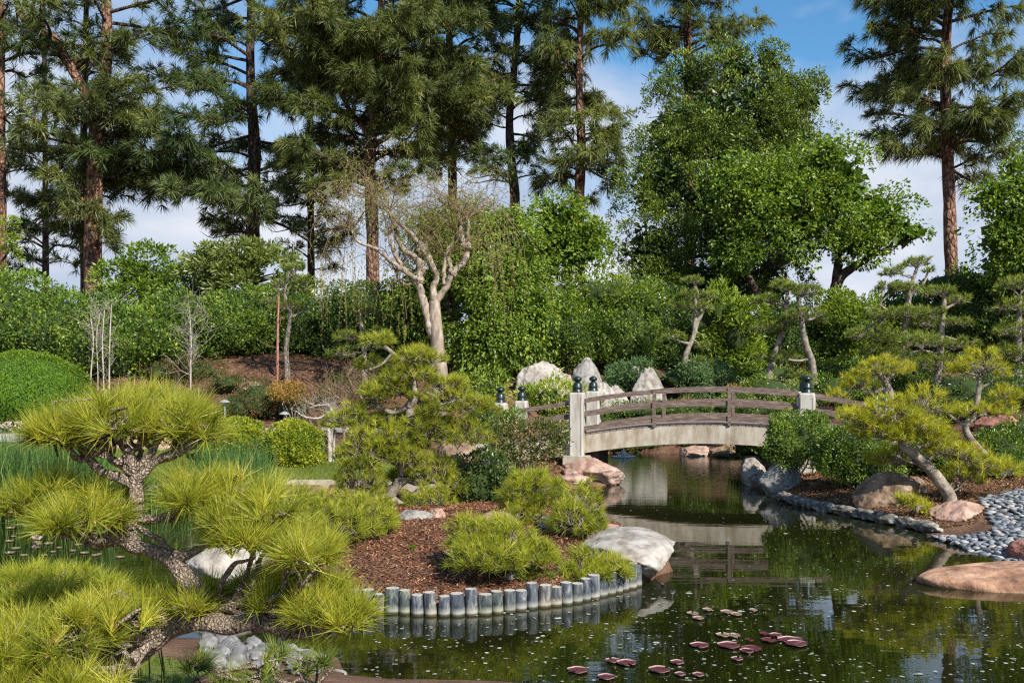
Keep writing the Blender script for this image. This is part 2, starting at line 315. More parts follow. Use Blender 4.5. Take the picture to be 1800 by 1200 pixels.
def smooth_line(pts, rad, sub=5):
    pts = np.asarray(pts, float); rad = np.asarray(rad, float)
    if len(pts) < 3:
        t = np.linspace(0, 1, sub+1)[:, None]
        return pts[0]*(1-t)+pts[-1]*t, np.interp(t[:, 0], [0, 1], [rad[0], rad[-1]])
    e = np.vstack([2*pts[0]-pts[1], pts, 2*pts[-1]-pts[-2]]); out = []; ro = []
    for i in range(len(pts)-1):
        p0, p1, p2, p3 = e[i:i+4]
        for k in range(sub):
            t = k/sub
            out.append(.5*((2*p1)+(-p0+p2)*t+(2*p0-5*p1+4*p2-p3)*t*t+(-p0+3*p1-3*p2+p3)*t**3)); ro.append(rad[i]*(1-t)+rad[i+1]*t)
    out.append(pts[-1]); ro.append(rad[-1])
    return np.array(out), np.array(ro)
def tube(mb, pts, rad, sides=8, sub=5, mat=0, rough=0., smooth=True, wob=0.):
    p, r = smooth_line(pts, rad, sub)
    if wob: p[1:-1] += wob*np.stack([vnoise(p[1:-1]*9+k*11) for k in range(3)], 1)
    n = len(p); T = unit(np.gradient(p, axis=0))
    ref = np.array([0, 0, 1.]) if abs(T[:, 2].mean()) < .8 else np.array([0, 1., 0])
    U = unit(np.cross(T, ref)); Vv = np.cross(T, U)
    a = np.linspace(0, 2*PI, sides, endpoint=False)
    R = r[:, None]*np.ones(sides)
    ring = (np.cos(a)[None, :, None]*U[:, None]+np.sin(a)[None, :, None]*Vv[:, None])
    if rough: 
        q = p[:, None]+ring*R[..., None]
        R = R*(1+rough*fbm(q*(0.35/np.maximum(r.max(), .01)), 3))
    V = (p[:, None]+ring*R[..., None]).reshape(-1, 3)
    i = np.arange(n-1)[:, None]*sides; j = np.arange(sides)[None]; k = (j+1) % sides
    Fq = np.stack([i+j, i+k, i+sides+k, i+sides+j], -1).reshape(-1, 4)
    mb.add(V, Fq, mat, None, smooth)
    mb.add(V[:sides], [list(range(sides))[::-1]], mat) if r[0] > .004 else None
    mb.add(V[-sides:], [list(range(sides))], mat) if r[-1] > .004 else None
def tubes_many(mb, A, B, r0, r1, sides=3, bend=.15, mat=0, maxb=.05):
    """many thin bent sticks A->B at once"""
    A = np.asarray(A); B = np.asarray(B); n = len(A)
    if n == 0: return
    Lh = np.linalg.norm(B-A, axis=1, keepdims=True)
    bd = np.minimum(Lh*bend, maxb); q1 = A*.62+B*.38+rng.normal(0, 1, (n, 3))*bd; q2 = A*.28+B*.72+rng.normal(0, 1, (n, 3))*bd
    pts = np.stack([A, q1, q2, B], 1); r0 = np.broadcast_to(r0, (n,)); r1 = np.broadcast_to(r1, (n,))
    rr = np.stack([r0, r0*.7+r1*.3, r0*.35+r1*.65, r1], 1)
    T = unit(B-A); ref = np.where(np.abs(T[:, 2:3]) < .8, np.array([[0, 0, 1.]]), np.array([[0, 1., 0]]))
    U = unit(np.cross(T, ref)); W = np.cross(T, U)
    a = np.linspace(0, 2*PI, sides, endpoint=False)
    ring = np.cos(a)[None, :, None]*U[:, None]+np.sin(a)[None, :, None]*W[:, None]
    V = (pts[:, :, None]+ring[:, None]*rr[:, :, None, None]).reshape(-1, 3)
    b = (np.arange(n)*4*sides)[:, None, None]; i = (np.arange(3)*sides)[None, :, None]; j = np.arange(sides)[None, None]; k = (j+1) % sides
    Fq = np.stack([b+i+j, b+i+k, b+i+sides+k, b+i+sides+j], -1).reshape(-1, 4)
    mb.add(V, Fq, mat, None, True)
def box(mb, c, s, rotz=0, mat=0, bev=0):
    c = np.asarray(c, float); s = np.asarray(s, float)/2
    if bev:
        b = bev; o = [(-s[0]+b, -s[1]), (s[0]-b, -s[1]), (s[0], -s[1]+b), (s[0], s[1]-b), (s[0]-b, s[1]), (-s[0]+b, s[1]), (-s[0], s[1]-b), (-s[0], -s[1]+b)]
    else: o = [(-s[0], -s[1]), (s[0], -s[1]), (s[0], s[1]), (-s[0], s[1])]
    k = len(o); V = np.array([(x, y, -s[2]) for x, y in o]+[(x, y, s[2]) for x, y in o])
    cz, sz = math.cos(rotz), math.sin(rotz)
    V = np.stack([V[:, 0]*cz-V[:, 1]*sz, V[:, 0]*sz+V[:, 1]*cz, V[:, 2]], 1)+c
    mb.add(V, [(i, (i+1) % k, k+(i+1) % k, k+i) for i in range(k)], mat)
    mb.add(V[k:], [list(range(k))], mat); mb.add(V[:k], [list(range(k))[::-1]], mat)
def lathe(mb, c, prof, sides=20, mat=0):
    a = np.linspace(0, 2*PI, sides, endpoint=False)
    V = np.array([[r*math.cos(t), r*math.sin(t), z] for r, z in prof for t in a])+np.asarray(c)
    n = len(prof); i = np.arange(n-1)[:, None]*sides; j = np.arange(sides)[None]; k = (j+1) % sides
    mb.add(V, np.stack([i+j, i+k, i+sides+k, i+sides+j], -1).reshape(-1, 4), mat, None, True)
def ico(sub):
    bm = bmesh.new(); bmesh.ops.create_icosphere(bm, subdivisions=sub, radius=1)
    V = np.array([v.co[:] for v in bm.verts]); Fc = np.array([[v.index for v in f.verts] for f in bm.faces]); bm.free(); return V, Fc
ICO = {k: ico(k) for k in (1, 2, 3, 4, 5)}

# ------------------------------------------------------------------ foliage
def rdirs(n): return unit(rng.normal(0, 1, (n, 3)))
def needles(mb, T, D, nn, ln, wd, spread=.7, along=.05, mat=0, base=None, droop=0., jit=.22):
    n = len(T); T = np.repeat(T, nn, 0); D = np.repeat(D, nn, 0); m = n*nn
    d = unit(D+spread*rng.normal(0, 1, (m, 3))*.75)
    s = T-D*along*rng.random((m, 1)); l = ln*(1-jit+2*jit*rng.random((m, 1)))*(1)
    w = unit(np.cross(d, rng.normal(0, 1, (m, 3))))*wd*.5
    e = s+d*l; 
    if droop: e[:, 2] -= droop*l[:, 0]*(1-np.abs(d[:, 2])*.5)
    c = np.repeat(base if base is not None else rng.random(n), nn)
    rn = np.clip(c*.68+.36*rng.random(m)-.03, 0, 1)
    if droop:
        mid = s+d*l*.55; mid[:, 2] -= droop*.18*l[:, 0]
        V = np.stack([s-w*.8, s+w*.8, mid-w, mid+w, e], 1).reshape(-1, 3); b = np.arange(m)[:, None]*5
        mb.add(V, np.concatenate([b+[0, 1, 3], b+[0, 3, 2], b+[2, 3, 4]]), mat, np.tile(rn, 3))
    else:
        V = np.stack([s-w, s+w, e], 1).reshape(-1, 3)
        mb.add(V, np.arange(m*3).reshape(-1, 3), mat, rn)
def leaves(mb, C, D, ln, wd, mat=0, base=None, fold=.25, jit=.3, up=0.):
    """pointed folded leaves at C growing along D"""
    n = len(C); d = unit(D+np.array([0, 0, up])); 
    nrm = unit(rng.normal(0, 1, (n, 3))+np.array([0, -.4, .8])); s = unit(np.cross(d, nrm)); nn = np.cross(s, d)
    l = ln*(1-jit+2*jit*rng.random((n, 1))); w = wd/ln*l*.5
    a = C; t = C+d*l; mid = C+d*l*.48
    V = np.stack([a, mid-s*w+nn*w*fold*2, t, mid+s*w+nn*w*fold*2], 1).reshape(-1, 3); b = np.arange(n)[:, None]*4
    rn = rng.random(n) if base is None else np.clip(base*.5+.5*rng.random(n), 0, 1)
    mb.add(V, np.concatenate([b+[0, 1, 2], b+[0, 2, 3]]), mat, np.tile(rn, 2))

ROOTS = {}
def rockmesh(mb, c, s, rot=0, seed=0, cuts=9, sub=4, amp=.10, mat=0, tilt=0):
    sub = min(5, sub+1) if max(s) > .12 else sub
    V, Fc = ICO[sub]; V = V.copy(); r = np.random.default_rng(seed)
    V = V*(1+.10*fbm(V*1.1+seed, 2)[:, None])
    for k in range(cuts):
        n = unit(r.normal(0, 1, 3)*np.array([1, 1, .8])); d = .60+.28*r.random()
        ex = np.maximum(0, V@n-d); V = V-ex[:, None]*n*.93
    V = V*(1+amp*fbm(V*2.6+seed*3, 4)[:, None]*.5)
    V = V-unit(V)*(.05*np.maximum(0, 1-np.abs(fbm(V*2.1+seed*7+5, 2))*9))[:, None]
    V = V*(1+.035*fbm(V*9+seed, 3))[:, None]
    V = V*np.array(s); ct, st = math.cos(tilt), math.sin(tilt)
    V = np.stack([V[:, 0]*ct+V[:, 2]*st, V[:, 1], -V[:, 0]*st+V[:, 2]*ct], 1)
    cz, sz = math.cos(rot), math.sin(rot)
    V = np.stack([V[:, 0]*cz-V[:, 1]*sz, V[:, 0]*sz+V[:, 1]*cz, V[:, 2]], 1)+np.asarray(c)
    mb.add(V, Fc, mat, None, True)
def rock_obj(name, label, c, s, mat, rot=0, seed=1, cuts=9, group=None, sub=4, amp=.12, tilt=0, cat='rock'):
    mb = MB(); rockmesh(mb, c, s, rot, seed, cuts, sub, amp, 0, tilt)
    o = mb.build(name, mat, None, org=(c[0], c[1], c[2]-s[2]*.5)); return tag(o, label, cat, group)

exec_parts = True
# ------------------------------------------------------------------ terrain
POND = np.array([(-.95,5.7),(.5,5.3),(3,5.2),(7,5.5),(9,8),(7.6,9.4),(5.9,9.9),(5.35,10.6),(5.15,11.3),(5.1,12.0),(5.3,12.6),(5.15,13.3),(4.9,13.9),(4.6,14.5),(4.35,15.5),(4.45,16.5),(4.35,17.6),(4.6,18.6),(5.0,20),(5.4,22),(5.6,23.8),(4.5,24.6),(3.2,25.2),(1.8,25.0),(1.55,22),(1.8,19.8),(2.1,18.4),(1.9,17.8),(1.15,17.2),(.8,16.9),(.75,15.7),(.2,15.35),(-1,15.6),(-3.2,16.3),(-5,15.9),(-6.5,14.9),(-8,14.2),(-12,13.8),(-13,11),(-10,8.4),(-6,7.8),(-3.8,7.2),(-2.5,6.9),(-1.7,6.75),(-1.15,6.4)])
ISLE = np.array([(-3.25,9.2),(-2.6,8.75),(-1.9,8.4),(-1.14,8.28),(-.67,8.17),(-.24,8.21),(.15,8.40),(.5,8.58),(.83,8.87),(1.2,9.30),(1.62,9.9),(1.62,10.8),(1.35,12.2),(1.0,13.6),(.3,14.5),(-1,14.9),(-2.2,14.4),(-2.9,12.8),(-3.4,10.8)])
def inpoly(X, Y, poly):
    r = np.zeros(X.shape, bool); n = len(poly)
    for i in range(n):
        x1, y1 = poly[i]; x2, y2 = poly[(i+1) % n]
        c = ((y1 > Y) != (y2 > Y)) & (X < (x2-x1)*(Y-y1)/(y2-y1+1e-12)+x1)
        r ^= c
    return r
def dpoly(X, Y, poly):
    d = np.full(X.shape, 1e9); n = len(poly)
    for i in range(n):
        a = poly[i]; b = poly[(i+1) % n]; e = b-a
        t = np.clip(((X-a[0])*e[0]+(Y-a[1])*e[1])/(e@e), 0, 1)
        d = np.minimum(d, np.hypot(X-a[0]-t*e[0], Y-a[1]-t*e[1]))
    return d
def sstep(a, b, x):
    t = np.clip((x-a)/(b-a), 0, 1); return t*t*(3-2*t)
def hz(X, Y):
    X = np.asarray(X, float); Y = np.asarray(Y, float)
    isl = inpoly(X, Y, ISLE); wat = inpoly(X, Y, POND) & ~isl
    d = np.minimum(dpoly(X, Y, POND), dpoly(X, Y, ISLE))
    hill = 1.95*sstep(23, 30.5, Y)*(1-.35*sstep(0, 3, X)*(1-sstep(26, 32, Y)))+.35*sstep(17, 23, Y)
    hill = hill+.75*sstep(5.5, 11, X)*sstep(12, 20, Y)*(1-sstep(24, 33, Y))
    hill = hill*sstep(.0, 2.6, d)
    near = .28*sstep(7.5, 3.5, Y)
    lowb = sstep(4.7, 5.2, X)*sstep(13.0, 12.2, Y)*sstep(8.5, 9.5, Y)
    out = .115-.135*lowb+.17*(1-np.exp(-d/.7))+.10*(1-np.exp(-d/3.))+np.where(isl, .03*np.minimum(d, 2), hill+near)
    out = out+.02*fbm(np.stack([X*1.3, Y*1.3, X*0], -1), 3)
    ins = -.05-.7*np.clip(d/.6, 0, 1)
    return np.where(wat, ins, out)
def h1(x, y): return float(hz(np.array([x]), np.array([y]))[0])
def axis(a, b, step, far, g=1.25):
    m = list(np.arange(a, b+1e-6, step)); s = step; x = m[-1]
    while x < far: s *= g; x += s; m.append(x)
    s = step; x = m[0]; pre = []
    while x > -far: s *= g; x -= s; pre.append(x)
    return np.array(pre[::-1]+m)
def grid_obj(name, xs, ys, z, mat, mask=None, kind='structure', dz=0):
    X, Y = np.meshgrid(xs, ys); Z = z(X, Y)+dz; nx = len(xs)
    V = np.stack([X.ravel(), Y.ravel(), Z.ravel()], 1)
    i, j = np.meshgrid(np.arange(len(ys)-1), np.arange(nx-1), indexing='ij'); b = (i*nx+j)
    Fq = np.stack([b, b+1, b+nx+1, b+nx], -1).reshape(-1, 4)
    if mask is not None:
        cx = (X[:-1, :-1]+X[1:, 1:])/2; cy = (Y[:-1, :-1]+Y[1:, 1:])/2
        Fq = Fq[mask(cx, cy).ravel()]; u, inv = np.unique(Fq, return_inverse=True); V = V[u]; Fq = inv.reshape(-1, 4)
    mb = MB(); mb.add(V, Fq, 0, None, True); o = mb.build(name, mat); return tag(o, None, kind=kind)
xs = axis(-14, 11, .13, 350); ys = axis(2.5, 30, .13, 350)
grid_obj('ground', xs, ys, hz, 'soil')
# water: one sheet a little larger than the pond, lying inside the basin
grid_obj('pond_water', np.linspace(-13.6, 9.5, 30), np.linspace(4.9, 27.5, 30), lambda X, Y: X*0, 'water')
# path and lawn
def ribbon(name, pts, w, mat, dz=.012, cross=6, zf=None):
    p, _ = smooth_line(np.array([(x, y, 0) for x, y in pts]), np.ones(len(pts)), 8)
    T = unit(np.gradient(p, axis=0)); S = np.stack([-T[:, 1], T[:, 0]], 1)
    t = np.linspace(-.5, .5, cross)*w
    X = p[:, 0:1]+S[:, 0:1]*t; Y = p[:, 1:2]+S[:, 1:2]*t; Zm = hz(X, Y)
    Z = Zm+dz
    V = np.stack([X, Y, Z], -1).reshape(-1, 3); n = len(p)
    i, j = np.meshgrid(np.arange(n-1), np.arange(cross-1), indexing='ij'); b = i*cross+j
    mb = MB(); mb.add(V, np.stack([b, b+1, b+cross+1, b+cross], -1).reshape(-1, 4)[:, ::-1], 0, None, True)
    o = mb.build(name, mat); return tag(o, None, kind='structure')
PATH = [(-30, 20.5), (-18, 21.2), (-12, 21.4), (-8, 22.0), (-5, 22.8), (-2, 23.0), (1, 22.6), (4, 23.5)]
PATH = [(-30, 20.2), (-18, 20.7), (-12, 20.9), (-8.5, 21.3), (-5.5, 22.2), (-3, 22.5), (-1.2, 21.3), (-.35, 19.9), (-.05, 19.2)]
ribbon('garden_path', PATH, 1.35, 'path', .03)
LAWN = np.array([(-14, 14.4), (-8, 14.5), (-6.4, 15.2), (-5, 16.2), (-3.2, 16.6), (-1.6, 16.1), (-1.4, 17.2), (-2.6, 18.4), (-4.2, 19.4), (-6, 20.4), (-9, 20.3), (-14, 20.0)])
grid_obj('lawn', np.arange(-14, -1, .08), np.arange(14, 21, .08), hz, 'lawn', lambda X, Y: inpoly(X, Y, LAWN), dz=.012)
NEARLAWN = np.array([(-9, 2.6), (-1.2, 2.6), (-1.6, 5.0), (-2.3, 5.7), (-4, 6.2), (-7, 6.9), (-9, 7)])
grid_obj('near_bank_grass', np.arange(-9, -1, .08), np.arange(2.6, 7, .08), hz, 'lawn', lambda X, Y: inpoly(X, Y, NEARLAWN), dz=.01)
def blades(name, poly, n, ln, mat, label, cat='grass', w=.006, obj=True, lean=.35, thick=1):
    lo = poly.min(0); hi = poly.max(0); q = lo+(hi-lo)*rng.random((int(n*2), 2)); q = q[inpoly(q[:, 0], q[:, 1], poly)][:n]
    C = np.column_stack([q, hz(q[:, 0], q[:, 1])+.008]); mb = MB()
    D = unit(np.column_stack([rng.normal(0, lean, (len(C), 2)), np.ones(len(C))]))
    needles(mb, C, D, 1, ln, w, .1, 0, base=np.clip(.5+.5*fbm(C*.9), 0, 1))
    o = mb.build(name, mat); return tag(o, label, cat, kind='stuff')
blades('lawn_grass', LAWN, 60000, .05, 'grass', 'short green grass on the lawn across the left pond', w=.012)
blades('bank_grass', NEARLAWN, 26000, .06, 'grass', 'short green grass on the bank beneath the nearest pine')
# white kerb edging the lawn along the pond
def kerb():
    mb = MB(); pts = [(-7.6, 14.35), (-6.3, 15.05), (-5, 16.05), (-3.2, 16.45), (-1.8, 16.0), (-.9, 15.72), (0.15, 15.5)]
    p, _ = smooth_line(np.array([(x, y, 0) for x, y in pts]), np.ones(len(pts)), 6)
    for a, b in zip(p[:-1], p[1:]):
        m = (a+b)/2; l = np.linalg.norm(b-a); ang = math.atan2(b[1]-a[1], b[0]-a[0])
        box(mb, (m[0], m[1], .16), (l*1.0, .16, .13), ang)
    return tag(mb.build('pond_kerb', 'concrete', None, (-3.2, 16.3, .1)), 'pale stone kerb curving along the far edge of the left pond', 'kerb')
kerb()
# ------------------------------------------------------------------ bridge
def bridge():
    A = np.array([1.262, 18.5]); e = np.array([.9648, -.2627]); ac = np.array([.2627, .9648]); Wd = 1.55
    ang = math.atan2(e[1], e[0])
    t = thing('footbridge', 'arched garden footbridge with pale concrete sides, weathered wooden rails and white posts with dark caps', 'bridge', (1.26, 18.5, 0))
    def xy(u, v): return A+e*u+ac*v
    def zr(u):
        d = u-2.55
        if d < -2.6: return 1.785-.0377*6.76+.155*(d+2.6)
        if d > 2.2: return 1.785-.0377*4.84-.17*(d-2.2)
        return 1.785-.0377*d*d
    us = np.linspace(-2.0, 6.1, 55)
    def beam(name, v, z0, z1, th, mat, u0, u1, parent=t, n=24, bevel=0):
        mb = MB(); uu = np.linspace(u0, u1, n); V = []
        for u in uu:
            for (dv, z) in ((-th/2, z0), (th/2, z0), (th/2, z1), (-th/2, z1)):
                p = xy(u, v+dv); V.append((p[0], p[1], zr(u)+z))
        i = np.arange(n-1)[:, None]*4; j = np.arange(4)[None]; k = (j+1) % 4
        mb.add(V, np.stack([i+j, i+k, i+4+k, i+4+j], -1).reshape(-1, 4)); mb.add(V[:4], [[0, 1, 2, 3]]); mb.add(V[-4:], [[3, 2, 1, 0]])
        return mb.build(name, mat, parent)
    # girders, slab and planks
    for v in (0.0, Wd):
        beam('girder', v, -1.035, -.705, .16, 'concrete', -2.0, 6.0, n=50)
    mb = MB()
    beam('deck_slab', Wd/2, -.95, -.74, Wd-.165, 'concrete', -2.0, 6.0, n=40)
    mb = MB(); uu = np.arange(-2, 6.0, .125)
    for u in uu:
        p = xy(u+.06, Wd/2); sl = (zr(u+.12)-zr(u))/.12
        V = []
        for du, dz in ((0, 0), (.113, 0), (.113, .035), (0, .035)):
            for s in (-1, 1):
                q = xy(u+du, Wd/2+s*(Wd/2+.04)); V.append((q[0], q[1], zr(u+du)-.70+dz))
        mb.add(V, [(0, 1, 3, 2), (2, 3, 5, 4), (4, 5, 7, 6), (6, 7, 1, 0), (0, 2, 4, 6), (1, 7, 5, 3)])
    mb.build('deck_planks', 'deck', t)
    PO = [(-1.53, 1.47), (0, 1.68), (4.19, 1.69), (5.5, 1.44)]
    for side, v in ((0, -.05), (1, Wd+.05)):
        for k, (u, zt) in enumerate(PO):
            p = xy(u, v); base = h1(*p); z0 = .48 if k == 1 and side == 0 else max(min(base, zt-.9), .3)-.2
            b = MB(); w = .275 if k in (1, 2) else .25
            V = []
            # chamfered square shaft with a sunk line on each face, domed top
            prof = [(w, z0), (w, zt-.03), (w-.03, zt)]
            for ww, z in prof:
                h = ww/2; c = .028
                for x, y in ((-h+c, -h), (h-c, -h), (h-c*.3, -h+c*.3), (h, -h+c), (h, h-c), (h-c*.3, h-c*.3), (h-c, h), (-h+c, h), (-h+c*.3, h-c*.3), (-h, h-c), (-h, -h+c), (-h+c*.3, -h+c*.3)):
                    V.append((p[0]+x*math.cos(ang)-y*math.sin(ang), p[1]+x*math.sin(ang)+y*math.cos(ang), z))
            i = np.arange(2)[:, None]*12; j = np.arange(12)[None]; kk = (j+1) % 12
            b.add(V, np.stack([i+j, i+kk, i+12+kk, i+12+j], -1).reshape(-1, 4)); b.add(V[-12:], [list(range(12))])
            # raised strips beside the sunk line down each face
            for f in range(4):
                fa = ang+f*PI/2; nx, ny = math.sin(fa), -math.cos(fa)
                for s_ in (-1, 1):
                    q = p+np.array([nx, ny])*(w/2+.004)+np.array([-ny, nx])*s_*(w/2-.035)
                    box(b, (q[0], q[1], (z0+zt)/2-.03), (.022, .010, zt-z0-.10), fa)
            po = b.build('post', 'post_white', t)
            f = MB(); r = .088
            lathe(f, (p[0], p[1], zt), [(r*1.12, -.005), (r*1.12, .03), (r*1.02, .035), (r*1.02, .085), (r*1.07, .09), (r*1.07, .105), (r*.98, .11), (r*.95, .15), (r*.80, .175), (r*.55, .19), (r*.42, .197), (r*.45, .205), (r*.80, .222), (r*.98, .245), (r*.95, .268), (r*.7, .29), (r*.3, .305), (r*.08, .318), (0.001, .32)], 24)
            f.build('finial', 'finial', po); 
            if k == 1 and side == 0:
                b = MB(); box(b, (p[0], p[1], .40), (.50, .50, .17), ang, bev=.02); b.build('plinth', 'concrete', t)
        for (u0, u1) in ((-1.43, -.14), (.14, 4.05), (4.33, 5.4)):
            beam('top_rail', v, -.085, 0, .10, 'rail', u0, u1)
            beam('middle_rail', v, -.345, -.245, .07, 'rail', u0, u1)
            beam('bottom_rail', v, -.62, -.53, .08, 'rail', u0, u1)
        for u in ((1.46, 2.83) if side == 0 else (1.46, 2.83)):
            b = MB(); p = xy(u, v)
            box(b, (p[0], p[1], zr(u)-.345), (.055, .13, .70), ang)
            b.build('baluster', 'rail', t)
    # abutments
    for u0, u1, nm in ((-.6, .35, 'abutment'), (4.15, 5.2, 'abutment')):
        b = MB(); p = xy((u0+u1)/2, Wd/2); box(b, (p[0], p[1], .0), (u1-u0, Wd-.35, 1.15), ang); b.build(nm, 'shaded_concrete', t)
bridge()

# ------------------------------------------------------------------ log stubs round the island
def stubs():
    row = [(-2.55, 8.62), (-1.9, 8.34), (-1.14, 8.20), (-.67, 8.08), (-.24, 8.12), (.15, 8.32), (.5, 8.50), (.83, 8.80), (1.2, 9.22), (1.28, 9.36)]
    p, _ = smooth_line(np.array([(x, y, 0) for x, y in row]), np.ones(len(row)), 12)
    d = np.concatenate([[0], np.cumsum(np.linalg.norm(np.diff(p, axis=0), axis=1))]); step = .1135; n = int(d[-1]/step)
    hts = [.13, .15, .17, .16, .14, .18]
    vis = 0
    ordn = ['first', 'second', 'third', 'fourth', 'fifth', 'sixth', 'seventh', 'eighth', 'ninth', 'tenth', 'eleventh', 'twelfth', 'thirteenth', 'fourteenth', 'fifteenth', 'sixteenth', 'seventeenth', 'eighteenth', 'nineteenth', 'twentieth']
    for k in range(n):
        s = k*step+.03; x = np.interp(s, d, p[:, 0]); y = np.interp(s, d, p[:, 1])
        px = 900+x/y*F
        hh = .185+.022*math.sin(k*2.3)+.014*math.sin(k*5.1) + (.02 if px > 1060 else 0)
        r = .055+.0045*math.sin(k*3.7)+.002*math.sin(k*9.1)
        b = MB(); a = np.linspace(0, 2*PI, 14, endpoint=False); 
        prof = [(r*1.02, -.35), (r*1.03, .012), (r, .03), (r*.985, hh*.5), (r*.99, hh-.008), (r*.9, hh)]
        tx, ty = rng.normal(0, .045, 2)
        V = []
        for j, (rr, z) in enumerate(prof):
            for t in a:
                q = rr*(1+.05*math.sin(2*t+k)+.03*math.sin(3*t+k*2))
                V.append((x+q*math.cos(t)+tx*z, y+q*math.sin(t)+ty*z, z))
        i = np.arange(len(prof)-1)[:, None]*14; j = np.arange(14)[None]; kk = (j+1) % 14
        b.add(V, np.stack([i+j, i+kk, i+14+kk, i+14+j], -1).reshape(-1, 4), 0, None, True); b.add(V[-14:], [list(range(14))], 1)
        o = b.build('log_stub', ['stub', 'stub_top'], None, (x, y, 0))
        if px < 672: lab = 'grey log stub edging the island behind the overhanging needles of the nearest pine'
        else:
            vis += 1
            tall = 'short' if hh < .165 else ('tall' if hh > .21 else 'mid-height')
            if vis <= 14: lab = '%s grey log stub edging the mulch, %s in sight from the nearest pine' % (tall, ordn[vis-1])
            else: lab = None
        o['_k'] = k; tag(o, lab, 'edging post', 'log stubs edging the mulch island'); o['_t'] = hh
    rest = [o for o in COL.objects if o.name.startswith('log_stub') and 'label' not in o]
    for i, o in enumerate(rest[::-1]):
        tall = 'short' if o['_t'] < .165 else ('tall' if o['_t'] > .21 else 'mid-height')
        o['label'] = '%s whitish log stub below the island pine sprays, %s counted from the big white boulder' % (tall, ordn[min(i, 19)])
    for o in COL.objects:
        for kx in ('_k', '_t'):
            if kx in o: del o[kx]
stubs()

# ------------------------------------------------------------------ rocks
def ground_at(px, py):
    Ys = np.arange(5.5, 40, .05); X = (px-900)/F*Ys; z = np.maximum(hz(X, Ys), 0); q = 660+(H-z)/Ys*F
    i = np.argmax(q <= py); return (float(Ys[i]), float(z[i])) if (q <= py).any() else (30., float(z[-1]))
def RK(name, label, px0, px1, pytop, pybase, zb, mat, dep=None, Yf=None, **kw):
    """a rock seen between px0..px1, top at pytop, meeting the ground of height zb at pybase (front edge)"""
    if Yf is None:
        Y, zb = ground_at((px0+px1)/2, pybase)
    else: Y = Yf; zb = max(h1(((px0+px1)/2-900)/F*Y, Y), 0)
    w = (px1-px0)/F*Y; dep = dep or w*.8
    Yc = Y+dep*.42; w = (px1-px0)/F*Yc; hgt = (pybase-pytop)/F*Yc*.93
    # lower the top by perspective of the depth
    zt = H-(pytop-660)/F*(Y+dep*.5); x = ((px0+px1)/2-900)/F*Yc
    bury = .35*(zt-zb)+.08; cz = (zt+zb-bury)/2; sz = (zt-zb+bury)/2
    return rock_obj(name, label, (x, Yc, cz), (w/2*1.10, dep/2, sz*1.12), mat, **kw)
RK('boulder', 'large smooth white boulder standing in the water at the right tip of the island', 1020, 1190, 934, 1012, 0, 'rock_white', 1.9, seed=5, cuts=7, sub=5, amp=.07, rot=-.25)
RK('rock', 'small yellowish stone resting on the left shoulder of the large white boulder', 1027, 1053, 936, 954, .36, 'rock_tan', .14, seed=8, sub=3)
RK('rock', 'flat pinkish rock behind the white boulder under the rightmost small pine', 1020, 1100, 921, 946, .30, 'rock_pink', .5, seed=9)
RK('boulder', 'big white angular boulder seen through the branches of the nearest pine', 328, 492, 950, 1040, .02, 'rock_white', 1.1, seed=23, cuts=12, sub=5, amp=.10, rot=.3)
RK('rock', 'rounded pink and grey boulder directly below the near left bridge post', 985, 1092, 806, 850, 0, 'rock_pink', 1.0, seed=31, cuts=7, sub=4)
RK('rock', 'small salmon rock at the waterline left of the boulder below the bridge post', 980, 1040, 834, 858, 0, 'rock_pink', .5, seed=37, cuts=6)
RK('rock', 'pale upright rock behind the shrubs, left of the bridge post caps', 905, 995, 640, 706, 1.0, 'rock_white', 1.0, Yf=26.2, seed=41, cuts=3, rot=.2)
RK('rock', 'low pale rounded rock between the left bridge post and the upright rock', 942, 1018, 661, 702, 1.0, 'rock_white', .8, Yf=26.2, seed=43, cuts=3)
RK('rock', 'grey pointed rock rising behind the two main left bridge posts', 998, 1062, 641, 700, 1.0, 'rock_grey', .9, Yf=26.2, seed=47, cuts=3, rot=.5)
RK('rock', 'cream rock low behind the bridge rails beside the far left post', 1034, 1090, 676, 720, .9, 'rock_white', .8, Yf=25.8, seed=53, cuts=3)
RK('rock', 'tan rock lying behind the rails below the grey pointed rock', 1052, 1112, 690, 728, .85, 'rock_white', .7, Yf=25.8, seed=59, cuts=3)
RK('rock', 'tall pale rock beside the juniper behind the middle of the bridge', 1110, 1172, 660, 728, .85, 'rock_white', .9, Yf=25.8, seed=61, rot=-.3, cuts=8)
q_ = P(1115, 647, 26.9); rock_obj('rock', 'tiny pale rock poking out of the top of the juniper', (q_[0], q_[1], q_[2]-.1), (.13, .12, .22), 'rock_white', seed=62)
RK('rock', 'upright whitish rock at the waterline, leftmost on the right bank', 1296, 1352, 806, 850, 0, 'rock_white', .8, seed=67, cuts=8)
RK('rock', 'grey rock with a rusty face at the waterline on the right bank', 1334, 1412, 812, 862, .03, 'rock_grey', .8, seed=71, cuts=8)
RK('boulder', 'brown dappled boulder on the right bank below the golden pine', 1508, 1622, 832, 892, .28, 'rock_tan', 1.0, seed=73, cuts=10, sub=5)
RK('rock', 'pointed tan rock just behind the brown dappled boulder', 1596, 1625, 838, 868, .36, 'rock_tan', .4, seed=74)
RK('rock', 'smooth pink rock beside the grey beach pebbles', 1636, 1736, 882, 917, .17, 'rock_pink', .6, seed=79, cuts=6)
RK('rock', 'dark pink rock at the water edge below the pebbles, at the right', 1768, 1850, 948, 990, .0, 'rock_red', .6, seed=83)
RK('rock', 'brick-red rock in the greenery behind the golden pines on the right', 1722, 1790, 728, 764, .9, 'rock_red', .9, seed=89)
RK('rock', 'rounded tan rock half buried on the brown slope at the left', 414, 462, 670, 708, 1.35, 'rock_tan', .9, seed=97)
